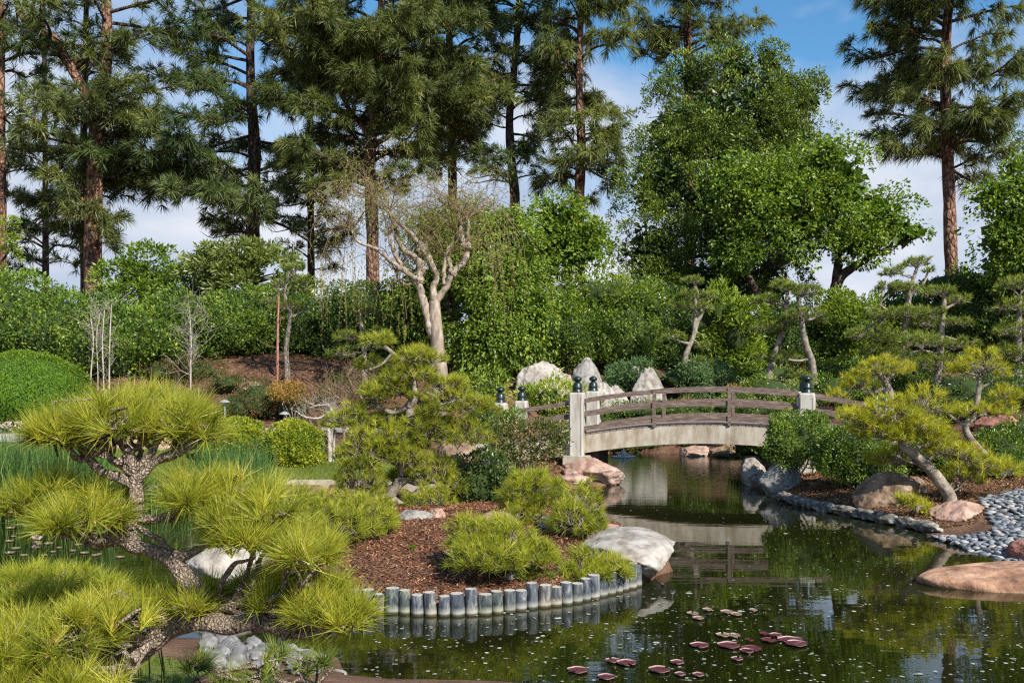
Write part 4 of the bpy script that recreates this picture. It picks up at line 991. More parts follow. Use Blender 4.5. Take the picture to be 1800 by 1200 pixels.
def px_blobs(bl): return [(P(b[0], b[1], b[4]), np.array([b[2]*b[4]/F, (b[5] if len(b) > 5 else b[2]*b[4]/F*.8), b[3]*b[4]/F])) for b in bl]
def leafy_tree(name, label, Y, trunks, blobs, mat, ncl, rc, nlv, l, w, bark='bark_dark', cat='tree', core=None, group=None, shell=.5, up=.0, ymax=.5, nbr=30, lump=.18, front=True, stretch=1., gapc=-.18, inner=0):
    W, R = pix_line(trunks[0], Y); g = h1(W[0][0], W[0][1]); t = thing(name, label, cat, (W[0][0], W[0][1], g), group)
    mb = MB(); W = np.vstack([[W[0][0], W[0][1], g-.2], W]) if W[0][2] > g else W; R = np.concatenate([[R[0]*1.2], R]) if len(R) < len(W) else R
    tube(mb, W, R, 10, 5, 0, .12); lines = [smooth_line(W, R, 6)[0]]
    for l_ in trunks[1:]:
        w_, r_ = pix_line(l_, Y); tube(mb, w_, r_, 8, 5, 0, .12); lines.append(smooth_line(w_, r_, 6)[0])
    mb.build('trunk', bark, t)
    B = px_blobs(blobs); bb = MB()
    for k in range(nbr):
        c, r = B[k % len(B)]; e = c+rdirs(1)[0]*r*.8; s = nearest(e, lines); m = s*.5+e*.5+rng.normal(0, .12, 3)
        tube(bb, [s, m, e], [.05, .03, .01], 5, 4)
    if nbr: bb.build('branches', bark, t)
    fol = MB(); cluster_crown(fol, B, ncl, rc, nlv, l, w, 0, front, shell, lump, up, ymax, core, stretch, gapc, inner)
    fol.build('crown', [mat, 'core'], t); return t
# ------------------------------------------------------------------ tall pines
tall_pine('tall_pine', 'tall pine with thick reddish trunk forking into two leaders near the left edge', 38,
  [(166, 540, 17), (163, 450, 14.5), (164, 380, 14), (168, 290, 13.5), (172, 215, 14), (180, 160, 10), (189, 90, 9), (187, 0, 8), (188, -120, 6), (186, -220, 3)],
  (440, -230, 95, 175, 90), 52, forks=[[(171, 220, 10), (160, 180, 9), (143, 150, 8.5), (128, 125, 8), (110, 92, 8), (92, 64, 7.5), (62, 52, 7), (40, 30, 6), (20, -30, 4), (10, -100, 2)]], seed=1, asym=.12, dens=.85, nmat='pine_tall_olive')
tall_pine('tall_pine', 'slim dark trunked pine standing just left of the forked reddish pine', 41, [(150, 560, 7.5), (147, 400, 6.5), (147, 250, 6), (150, 120, 5), (152, -40, 4), (152, -140, 2)], (470, -130, 75, 70, 45), 26, bark='bark_dark', seed=2, dens=.7, cones=8)
tall_pine('tall_pine', 'pine at the left edge with only its trunk and right hand sprays in sight', 37, [(3, 560, 9), (2, 400, 9), (1, 200, 8), (0, 0, 7), (0, -160, 4)], (330, -180, 35, 60, 60), 26, seed=3, bare=1, dens=.8)
tall_pine('tall_pine', 'dark trunked pine with level boughs rising above the pale loquat leaves', 40,
  [(443, 520, 13), (444, 430, 12), (446, 340, 11.5), (447, 255, 11), (441, 160, 8), (440, 60, 7), (443, -40, 6), (445, -180, 4)], (425, -200, 155, 150, 110), 62, bark='bark_dark', seed=4, cones=40,
  forks=[[(441, 365, 5), (405, 352, 4.5), (370, 335, 4), (330, 322, 3.5), (285, 320, 2)]])
tall_pine('tall_pine', 'dense pine with brown trunk rising behind the bare willow', 39,
  [(655, 590, 12), (655, 450, 11), (652, 330, 11), (650, 290, 11), (654, 230, 10), (660, 150, 8.5), (668, 70, 7.5), (672, -40, 6), (675, -180, 3)], (330, -200, 150, 190, 130), 82, seed=5, dens=1.1, cones=30, nmat='pine_tall_olive',
  forks=[[(652, 255, 6), (640, 225, 5), (615, 195, 4.5), (600, 150, 4), (610, 90, 3)], [(655, 255, 5), (690, 235, 4.5), (712, 205, 4), (735, 190, 2)]])
tall_pine('tall_pine', 'dense green pine filling the sky between the willow and the two slender pines', 44, [(800, 560, 9), (795, 300, 8), (790, 100, 7), (790, -150, 4)], (300, -180, 60, 95, 80), 46, seed=6, bark='bark_dark', dens=1.05)
tall_pine('tall_pine', 'slender twisting pine with dark furrowed trunk, left of the two slender pines', 40,
  [(905, 560, 9), (904, 400, 8.5), (905, 340, 8.5), (898, 270, 8), (896, 200, 7), (905, 110, 6), (912, 0, 5), (912, -150, 3)], (330, -190, 50, 75, 75), 40, seed=7, bark='bark_dark', dens=.9)
tall_pine('tall_pine', 'slender pine with sunlit tan trunk and weeping sprays beside the big dense tree', 38,
  [(1020, 560, 10), (1018, 400, 9), (1019, 330, 9), (1022, 250, 8.5), (1018, 150, 7), (1020, 50, 6), (1022, -150, 3)], (330, -190, 60, 85, 70), 58, seed=8, droopy=.55, dens=1.1, bark='bark_pine', nn=30, nmat='pine_tall_olive')
tall_pine('tall_pine', 'pine whose top shows above the big dense tree', 42, [(1212, 520, 10), (1212, 300, 9), (1210, 100, 7.5), (1208, 0, 6), (1206, -120, 3)], (170, -130, 85, 115, 80), 32, seed=9, droopy=.5, nmat='pine_tall_olive')
tall_pine('tall_pine', 'lone tall pine on the right standing clear against the sky', 38,
  [(1673, 520, 11.5), (1670, 400, 10.5), (1666, 270, 10), (1662, 150, 9), (1664, 60, 8), (1668, -40, 6), (1668, -160, 3)], (300, -150, 105, 145, 120), 58, seed=10, droopy=.5, bare=1, nn=30, bark='bark_pine', dens=1.0, nmat='pine_tall_olive')
tall_pine('tall_pine', 'pine with low dark sprays between the level boughed pine and the willow', 45, [(548, 560, 7), (546, 350, 6), (545, 100, 5), (545, -60, 3)], (480, -60, 60, 60, 50), 34, seed=21, bark='bark_dark', dens=.9, cones=5)
tall_pine('tall_pine', 'distant pine with low sprays at the far left behind the slim trunks', 46, [(80, 560, 6), (80, 350, 5), (78, 120, 4), (78, 0, 2)], (500, 150, 75, 60, 35), 24, seed=22, bark='bark_dark', dens=.8, cones=5)
# ------------------------------------------------------------------ big evergreen and leafy trees
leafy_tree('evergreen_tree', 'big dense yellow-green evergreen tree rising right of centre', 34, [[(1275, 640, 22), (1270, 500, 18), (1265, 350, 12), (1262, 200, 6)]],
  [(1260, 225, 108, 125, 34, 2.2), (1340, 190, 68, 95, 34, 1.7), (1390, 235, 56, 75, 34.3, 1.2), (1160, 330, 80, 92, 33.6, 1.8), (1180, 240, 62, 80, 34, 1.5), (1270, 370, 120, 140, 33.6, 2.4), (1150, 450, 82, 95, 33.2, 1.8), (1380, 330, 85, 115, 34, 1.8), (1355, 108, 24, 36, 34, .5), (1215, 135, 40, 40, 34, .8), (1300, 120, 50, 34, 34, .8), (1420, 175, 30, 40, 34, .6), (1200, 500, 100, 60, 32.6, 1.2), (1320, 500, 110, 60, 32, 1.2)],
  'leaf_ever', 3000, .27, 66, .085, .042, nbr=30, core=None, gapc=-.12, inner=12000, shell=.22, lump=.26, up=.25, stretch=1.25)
leafy_tree('pear_tree', 'glossy light green pear tree with dark limbs in front of the big evergreen', 30.5,
  [[(1462, 600, 12), (1465, 530, 11), (1475, 490, 10), (1500, 470, 7), (1530, 452, 5)], [(1466, 520, 8), (1472, 470, 7), (1478, 420, 5)], [(1345, 540, 8), (1320, 495, 6.5), (1305, 460, 5), (1325, 430, 3)], [(1372, 470, 6), (1345, 450, 5), (1330, 420, 4)], [(1405, 470, 6), (1385, 440, 5), (1360, 430, 4)]],
  [(1320, 360, 78, 92, 30.5, 1.5), (1400, 370, 80, 100, 30.3, 1.6), (1470, 330, 72, 80, 30.5, 1.5), (1540, 385, 68, 55, 30.5, 1.2), (1495, 420, 70, 40, 30.3, 1.2), (1450, 280, 34, 38, 30.5, .7), (1300, 440, 45, 40, 30.2, .9), (1590, 410, 42, 16, 30.5, .5), (1280, 340, 42, 50, 30.4, .8)],
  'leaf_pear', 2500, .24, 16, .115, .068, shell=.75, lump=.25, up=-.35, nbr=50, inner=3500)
leafy_tree('pear_tree', 'broadleaf tree with reddish fruit, cut off by the right edge', 27, [[(1792, 640, 10), (1795, 500, 9), (1800, 400, 7)]],
  [(1775, 420, 72, 75, 27, 1.1), (1815, 360, 55, 90, 27, 1.0), (1745, 345, 36, 32, 27, .6), (1790, 470, 85, 60, 27, 1.1), (1780, 310, 16, 26, 27, .3)],
  'leaf_pear', 700, .22, 16, .115, .07, shell=.7, lump=.25, up=-.35, nbr=20, inner=900)
leafy_tree('grey_tree', 'hazy grey-green tree far behind at the right edge', 60, [[(1830, 640, 8), (1830, 300, 6)]], [(1810, 270, 48, 55, 60, 1.5)], 'juniper', 300, .35, 24, .16, .07, nbr=4)
leafy_tree('vine_tree', 'weeping light green tree right of the bare willow', 27.5,
  [[(815, 660, 12), (808, 620, 10), (800, 580, 7), (790, 540, 5)], [(815, 655, 9), (790, 625, 6), (775, 612, 4)], [(818, 640, 7), (830, 590, 6), (825, 540, 4)]],
  [(850, 520, 75, 90, 27.5, 1.2), (900, 470, 62, 85, 27.8, 1.1), (815, 440, 60, 75, 28, 1.1), (850, 600, 80, 60, 27.3, 1.1), (930, 560, 48, 85, 27.6, 1.0), (760, 420, 50, 60, 28.4, 1.), (880, 400, 52, 40, 28, .8), (745, 520, 60, 70, 28.6, 1.)],
  'leaf_pear', 2500, .20, 20, .11, .055, shell=.8, lump=.22, up=-.75, nbr=26, core=None, stretch=1.7, inner=3500)
leafy_tree('leafy_tree', 'small open leafed tree with two thin dark trunks beyond the hedge', 31,
  [[(963, 560, 6), (965, 500, 5.5), (960, 440, 4.5), (955, 400, 3)], [(990, 545, 6.5), (1002, 490, 5.5), (1005, 440, 4)]],
  [(975, 400, 48, 55, 31, 1.0), (1020, 440, 50, 48, 31, 1.0), (950, 460, 45, 50, 31, .9), (1000, 380, 40, 30, 31, .8), (1040, 410, 26, 20, 31, .5)], 'leaf_pear', 900, .22, 16, .12, .07, shell=.85, lump=.3, up=-.3, nbr=24, inner=500)
leafy_tree('loquat_tree', 'pale layered broadleaf tree top under the dark trunked pine', 33, [[(440, 640, 8), (440, 520, 7), (430, 480, 5)]],
  [(425, 447, 62, 18, 33, 1.3), (390, 478, 68, 22, 33, 1.2), (470, 470, 55, 22, 33, 1.2), (500, 505, 50, 20, 32.6, 1.1), (430, 505, 60, 22, 32.6, 1.1), (460, 530, 75, 22, 32.4, 1.1)],
  'leaf_loquat', 700, .24, 22, .19, .075, shell=.5, lump=.25, up=.1, nbr=24)
leafy_tree('loquat_tree', 'dark glossy broadleaf tree between the forked pine and the pale loquat', 34, [[(250, 640, 8), (250, 520, 7), (245, 490, 5)]],
  [(215, 485, 42, 28, 34, 1.1), (268, 470, 44, 34, 34, 1.1), (315, 500, 42, 34, 34, 1.1), (240, 525, 60, 38, 33.6, 1.2), (310, 540, 55, 30, 33.6, 1.2), (350, 530, 40, 25, 33.6, 1.)], 'leaf_hedge', 620, .24, 20, .17, .075, shell=.5, lump=.28, up=.1, nbr=24)
leafy_tree('loquat_tree', 'yellowish leafed branch tip at the left edge above the big hedge', 30, [[(-20, 600, 6), (-15, 480, 5)]], [(-5, 455, 34, 45, 30, .7), (12, 405, 18, 26, 30, .4), (0, 500, 30, 16, 30, .5)], 'leaf_bamboo', 120, .18, 18, .13, .04, nbr=6)
# ------------------------------------------------------------------ hedges
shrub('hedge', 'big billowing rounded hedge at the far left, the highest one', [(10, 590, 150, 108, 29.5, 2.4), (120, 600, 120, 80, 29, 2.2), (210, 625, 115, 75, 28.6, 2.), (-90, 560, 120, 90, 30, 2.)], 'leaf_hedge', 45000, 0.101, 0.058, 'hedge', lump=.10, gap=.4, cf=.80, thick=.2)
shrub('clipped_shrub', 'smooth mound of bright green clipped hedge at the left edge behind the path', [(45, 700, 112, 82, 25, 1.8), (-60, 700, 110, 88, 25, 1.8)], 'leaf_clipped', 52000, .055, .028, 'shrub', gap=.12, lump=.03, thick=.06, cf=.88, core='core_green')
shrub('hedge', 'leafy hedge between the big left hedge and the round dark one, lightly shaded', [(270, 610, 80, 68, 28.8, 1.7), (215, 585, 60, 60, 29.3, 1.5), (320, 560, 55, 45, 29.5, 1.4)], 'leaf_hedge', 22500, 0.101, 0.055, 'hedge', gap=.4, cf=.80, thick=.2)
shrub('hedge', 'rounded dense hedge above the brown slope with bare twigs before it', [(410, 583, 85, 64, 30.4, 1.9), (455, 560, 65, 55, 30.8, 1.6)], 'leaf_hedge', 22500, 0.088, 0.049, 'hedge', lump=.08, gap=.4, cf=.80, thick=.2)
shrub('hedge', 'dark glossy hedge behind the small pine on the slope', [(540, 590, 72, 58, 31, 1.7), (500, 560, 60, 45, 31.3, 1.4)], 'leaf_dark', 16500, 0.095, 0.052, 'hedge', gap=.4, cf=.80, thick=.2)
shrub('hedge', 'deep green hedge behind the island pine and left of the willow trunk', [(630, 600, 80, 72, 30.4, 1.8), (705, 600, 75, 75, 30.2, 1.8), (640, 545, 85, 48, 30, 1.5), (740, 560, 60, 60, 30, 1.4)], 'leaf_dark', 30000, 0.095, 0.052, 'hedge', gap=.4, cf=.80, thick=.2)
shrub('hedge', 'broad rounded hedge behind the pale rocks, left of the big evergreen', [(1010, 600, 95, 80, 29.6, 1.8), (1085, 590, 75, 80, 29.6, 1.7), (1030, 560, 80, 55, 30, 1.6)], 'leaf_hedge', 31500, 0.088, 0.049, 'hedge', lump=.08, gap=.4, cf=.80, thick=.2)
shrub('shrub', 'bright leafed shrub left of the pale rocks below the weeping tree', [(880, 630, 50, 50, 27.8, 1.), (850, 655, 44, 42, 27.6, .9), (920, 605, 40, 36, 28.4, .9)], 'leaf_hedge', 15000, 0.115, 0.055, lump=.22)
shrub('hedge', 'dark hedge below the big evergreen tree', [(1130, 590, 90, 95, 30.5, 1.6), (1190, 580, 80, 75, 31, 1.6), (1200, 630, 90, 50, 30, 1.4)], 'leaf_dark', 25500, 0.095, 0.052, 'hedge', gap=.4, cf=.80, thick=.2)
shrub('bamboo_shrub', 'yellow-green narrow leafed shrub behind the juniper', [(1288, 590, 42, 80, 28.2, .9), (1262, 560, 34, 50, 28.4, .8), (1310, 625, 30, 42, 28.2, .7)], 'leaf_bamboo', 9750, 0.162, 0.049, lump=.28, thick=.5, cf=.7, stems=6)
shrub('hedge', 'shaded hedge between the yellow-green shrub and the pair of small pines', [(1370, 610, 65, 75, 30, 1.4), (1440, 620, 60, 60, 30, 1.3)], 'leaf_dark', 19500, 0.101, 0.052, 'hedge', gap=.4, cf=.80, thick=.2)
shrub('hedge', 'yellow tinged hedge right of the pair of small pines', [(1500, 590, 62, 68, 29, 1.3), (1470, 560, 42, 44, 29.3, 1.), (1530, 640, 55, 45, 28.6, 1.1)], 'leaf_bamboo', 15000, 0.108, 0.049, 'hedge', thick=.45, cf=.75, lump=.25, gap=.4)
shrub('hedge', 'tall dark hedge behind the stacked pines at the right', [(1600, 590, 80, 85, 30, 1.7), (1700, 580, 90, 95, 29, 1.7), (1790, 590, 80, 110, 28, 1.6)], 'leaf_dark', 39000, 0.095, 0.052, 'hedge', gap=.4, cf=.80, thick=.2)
shrub('shrub', 'yellow-tipped shrub top in front of the lone pine trunk', [(1665, 505, 48, 22, 29, .8), (1710, 510, 38, 20, 29, .7)], 'leaf_yellow', 3500, .10, .04, lump=.3, thick=.5)
shrub('shrub', 'leafy green shrub top below the small open leafed tree', [(1060, 520, 60, 34, 29.6, 1.2), (1120, 530, 50, 36, 29.6, 1.0), (985, 550, 50, 30, 29.6, 1.0)], 'leaf_bamboo', 9000, 0.108, 0.049, lump=.22, flowers=('whiteflower', 160, .05))
# ------------------------------------------------------------------ small shrubs
shrub('shrub', 'dark green waterside shrubs on the far bank seen under the bridge arch', [(1120, 766, 60, 28, 26.0, .4), (1230, 764, 70, 28, 25.6, .4), (1330, 762, 60, 30, 24.8, .4), (1060, 766, 30, 28, 26, .4)], 'leaf_bamboo', 12000, .06, .026, thick=.5, lump=.3)
shrub('ground_cover', 'bronze and orange low plants at the water line of the far bank under the arch', [(1150, 784, 70, 14, 25.3, .3), (1080, 784, 50, 14, 25.3, .3), (1230, 780, 50, 14, 25, .3), (1310, 778, 50, 16, 24.6, .3)], 'leaf_nandina', 5000, .06, .026, thick=.5, lump=.3)
shrub('shrub', 'low green waterside shrub beyond the right end of the bridge', [(1335, 778, 62, 34, 22, .9), (1370, 770, 50, 34, 20.5, .7)], 'leaf_hedge', 7000, .06, .026, thick=.5, lump=.3)
shrub('shrub', 'low green waterside shrub beyond the left bridge post', [(1000, 772, 44, 32, 23, 1.3)], 'leaf_hedge', 4500, .06, .026, thick=.5, lump=.3)
shrub('round_shrub', 'yellow-green clipped ball shrub, left of the pair by the path', [(412, 775, 62, 40, 18.6, .62)], 'leaf_yellow', 9500, .05, .03, gap=.3, lump=.04, thick=.10, cf=.88, core='core_green')
shrub('round_shrub', 'yellow-green clipped ball shrub, right and taller one of the pair by the path', [(517, 788, 56, 48, 18.2, .58)], 'leaf_yellow', 11000, .05, .03, gap=.3, lump=.04, thick=.10, cf=.88, core='core_green')
shrub('red_tip_shrub', 'open shrub with reddish tips just left of the bridge post', [(925, 772, 62, 40, 16.0, .5), (890, 782, 36, 30, 15.9, .4), (955, 762, 36, 34, 16.1, .4)], 'leaf_red', 9500, .055, .028, core=None, thick=.75, lump=.3, gap=.3, stems=26, barkm='bark_mid')
shrub('dark_shrub', 'dark glossy shrub in the middle beside the island pine', [(845, 856, 60, 56, 12.8, .42), (880, 868, 44, 44, 12.7, .36), (815, 868, 30, 42, 12.9, .3)], 'leaf_photinia', 12000, .048, .026, thick=.4, lump=.2, stems=8, cf=.72)
shrub('boxwood_shrub', 'dark green rounded shrub against the right end of the bridge side', [(1398, 766, 52, 46, 16.4, .5), (1375, 782, 32, 38, 16.2, .36), (1436, 768, 32, 42, 16.5, .4)], 'leaf_hedge', 11000, .045, .024, thick=.3, lump=.16, stems=8, cf=.8)
shrub('boxwood_shrub', 'leafy green shrub in front of the golden pine on the right bank', [(1498, 800, 62, 56, 15.2, .5), (1535, 825, 44, 42, 15.0, .4), (1468, 790, 34, 44, 15.5, .4)], 'leaf_hedge', 14000, .05, .022, thick=.35, lump=.22, stems=6, cf=.76)
shrub('juniper', 'spreading blue-green juniper behind the bridge', [(1212, 664, 64, 24, 27.0, .9), (1120, 666, 50, 22, 27.4, .9), (1085, 684, 30, 18, 27.2, .6), (1250, 672, 30, 18, 27, .6)], 'juniper', 11250, 0.135, 0.029, thick=.35, lump=.3, cf=.8, up=.1)
shrub('variegated_shrub', 'bright yellow leafed shrub behind the left bridge rails', [(965, 708, 44, 40, 21.6, .5), (1000, 715, 30, 34, 21.6, .4), (935, 700, 26, 34, 21.7, .4)], 'leaf_variegated', 3800, .11, .03, thick=.55, lump=.25, cf=.6)
shrub('variegated_shrub', 'yellow leafed shrub left of the far bridge post caps', [(862, 690, 34, 34, 20.8, .4), (835, 700, 24, 26, 20.8, .4)], 'leaf_variegated', 1800, .10, .028, thick=.55, lump=.25, cf=.6)
shrub('shrub', 'small leafed green shrub in front of the leftmost bridge post', [(868, 748, 42, 34, 17.2, .4), (905, 745, 24, 22, 17.0, .3), (845, 735, 26, 26, 17.4, .3)], 'leaf_hedge', 5000, .05, .02, thick=.4, lump=.2, cf=.7)
shrub('flowering_shrub', 'yellowish shrub with tiny white flowers behind the right half of the bridge', [(1352, 692, 52, 30, 24, .7), (1300, 705, 34, 20, 24, .6), (1395, 696, 32, 24, 24, .6)], 'leaf_bamboo', 9000, .05, .022, thick=.3, lump=.15, flowers=('whiteflower', 260, .03))
shrub('fern', 'rusty yellow fern clump beside the flowering shrub behind the rails', [(1284, 690, 16, 16, 24.2, .3), (1206, 708, 18, 10, 22.8, .3)], 'leaf_orange', 420, .16, .03, core=None, thick=.8)
shrub('ground_cover', 'low green shrubbery behind the bridge rails', [(1180, 722, 130, 20, 22.6, .5), (1320, 722, 90, 20, 22.4, .5), (1060, 735, 40, 18, 22.6, .4)], 'leaf_hedge', 9000, .055, .026, thick=.5, lump=.3)
shrub('ground_cover', 'low green shrubs on the rise behind the right end of the bridge', [(1460, 660, 60, 26, 27, .7), (1540, 655, 70, 28, 26, .7), (1610, 672, 60, 26, 24.5, .7), (1350, 662, 50, 20, 27.5, .6)], 'leaf_hedge', 15000, .08, .038, thick=.5, lump=.3)
shrub('shrub', 'green shrub right of the right bridge posts', [(1465, 690, 42, 30, 20, .5), (1510, 680, 36, 40, 20.4, .5)], 'leaf_hedge', 6000, .06, .028, thick=.4, lump=.25)
shrub('nandina', 'dark green and bronze nandina shrub above the path', [(450, 705, 52, 34, 24.6, .7), (510, 712, 36, 30, 24.6, .6), (420, 718, 34, 24, 24.4, .6)], 'leaf_nandina', 8000, .055, .022, thick=.5, lump=.3, stems=8)
shrub('orange_shrub', 'small shrub with orange leaves on the slope above the path', [(512, 692, 28, 18, 24.0, .4), (488, 684, 14, 12, 24.1, .3)], 'leaf_orange', 1500, .06, .03, core=None, thick=.8, stems=6)
shrub('nandina', 'bronze tinged low bushes on the slope between the path and the willow', [(605, 672, 44, 24, 26.8, .6), (655, 690, 44, 26, 25.5, .6), (575, 700, 34, 20, 25.2, .5), (690, 660, 40, 26, 26.8, .6)], 'leaf_nandina', 11000, .06, .024, thick=.6, lump=.35, cf=.6)
shrub('nandina', 'rusty reddish low shrub on the slope behind the top of the nearest pine', [(345, 655, 50, 30, 27.6, .8), (285, 658, 40, 24, 27.4, .6), (400, 675, 40, 24, 26.4, .6)], 'leaf_nandina', 10000, .06, .024, thick=.6, lump=.35, cf=.6)
shrub('shrub', 'small dark green bush under the brown slope trees', [(548, 662, 32, 20, 28.5, .5), (470, 655, 34, 14, 29, .5)], 'leaf_dark', 4000, .06, .028, thick=.5)
shrub('flower_bed', 'low bed of pink and white flowers beside the path at the far left', [(30, 762, 70, 18, 22.6, .5), (-50, 760, 60, 22, 22.8, .5), (92, 766, 30, 14, 22.6, .4)], 'leaf_hedge', 5000, .05, .022, 'flowers', thick=.5, flowers=('pink', 700, .055))
shrub('ground_cover', 'lush green ground cover behind the pebbles at the right edge', [(1745, 790, 50, 24, 16.2, .7), (1800, 775, 50, 40, 16.6, .7), (1690, 805, 30, 16, 15.8, .4), (1770, 818, 50, 16, 15.2, .4)], 'leaf_hedge', 11000, .06, .026, thick=.5, lump=.3)
shrub('shrub', 'shaded green shrub behind the golden pines above the brick-red rock', [(1690, 700, 60, 44, 20, .8), (1760, 690, 60, 44, 20.4, .8)], 'leaf_dark', 12000, .06, .026, thick=.5, lump=.3)
shrub('shrub', 'green bush behind the leaning golden pine trunk', [(1610, 800, 40, 30, 16, .5), (1660, 812, 44, 26, 15.8, .5)], 'leaf_bamboo', 6000, .05, .02, thick=.5, lump=.3)
shrub('weed', 'tiny bright green weed in the mulch', [(724, 962, 13, 6, 9.35, .08)], 'leaf_clipped', 220, .035, .018, 'plant', core=None)
shrub('grass_tuft', 'low grassy moss patch just inside the log stubs', [(935, 1010, 36, 12, 8.75, .16)], 'grass', 1600, .04, .008, 'plant', core=None, up=1.)
# ------------------------------------------------------------------ thin bare saplings
def sapling(name, label, Y, stems, n=40, l=.5, mat='twig_grey', cat='sapling', spread=.5, r=.006):
    W, R = pix_line(stems[0], Y); g = h1(W[0][0], W[0][1]); t = thing(name, label, cat, (W[0][0], W[0][1], g)); mb = MB(); lines = []
    for s in stems:
        w, rr = pix_line(s, Y); 
        if w[0][2] > g: w = np.vstack([[w[0][0], w[0][1], g-.05], w]); rr = np.concatenate([[rr[0]], rr])
        tube(mb, w, rr, 6, 5, 0, .1); lines.append(smooth_line(w, rr, 6)[0])
    mb.build('trunk', mat, t); tw = MB(); A = []; D = []
    for k in range(n):
        q = lines[k % len(lines)]; i = rng.integers(len(q)//4, len(q)); A.append(q[i]); D.append(unit(rng.normal(0, spread, 3)+[0, 0, .8])*l*(.4+.8*rng.random()))
    A = np.array(A); B = A+np.array(D); tubes_many(tw, A, B, r, r*.5, 3, .07); A2 = A*.4+B*.6; A2 = np.repeat(A2, 3, 0); B2 = A2+rng.normal(0, .22*l, A2.shape)+[0, 0, .2*l]; tubes_many(tw, A2, B2, r*.6, r*.35, 3, .07)
    tw.build('twigs', mat, t); return t
sapling('bare_sapling', 'clump of pale bare stems in front of the big left hedge', 26.5, [[(160, 655, 1.3), (164, 600, 1.1), (160, 560, 1.2)], [(182, 660, 1.3), (180, 600, 1.1), (184, 540, 1)], [(192, 660, 1.4), (193, 600, 1.1), (196, 535, 1)], [(172, 655, 1.0), (170, 590, 0.7), (176, 550, .8)]], 60, .7)
sapling('bare_sapling', 'single thin bare sapling with radiating twigs before the rounded hedge', 26.5, [[(335, 645, 1.6), (336, 600, 1.3), (333, 545, .8)]], 40, 1.0)
sapling('bare_sapling', 'reddish straight sapling stem beside the small pine on the slope', 25.5, [[(488, 672, 2.6), (488, 600, 2.2), (490, 520, 1.6)]], 16, .5, 'twig_red')
sapling('twiggy_shrub', 'grey tangled leafless shrub on the slope above the path', 23.6, [[(560, 740, 1.6), (545, 720, 1.2), (535, 700, .8)], [(570, 740, 1.6), (575, 715, 1.2), (580, 690, .8)], [(580, 740, 1.5), (600, 715, 1.2), (612, 692, .8)]], 160, .45, 'twig', 'shrub', .9, .005)
sapling('twiggy_shrub', 'pale branching leafless shrub behind the island pine', 21, [[(605, 715, 2.6), (622, 690, 2.2), (612, 660, 1.6), (625, 640, 1)], [(640, 712, 2), (632, 690, 1.8), (645, 655, 1.2)], [(615, 720, 2), (590, 695, 1.5), (575, 680, 1)]], 110, .5, 'twig', 'shrub', .8, .006)
sapling('white_sapling', 'small crooked whitish tree with level bare branches beside the round shrubs', 18.3, [[(580, 805, 4.5), (579, 770, 4), (577, 748, 4.5), (586, 728, 3.5), (577, 712, 2)], [(586, 728, 2.2), (560, 735, 2), (535, 732, 1.6), (520, 722, 1)], [(582, 722, 2), (565, 712, 1.6), (545, 716, 1)]], 46, .35, 'twig_grey', 'tree', .8, .005)
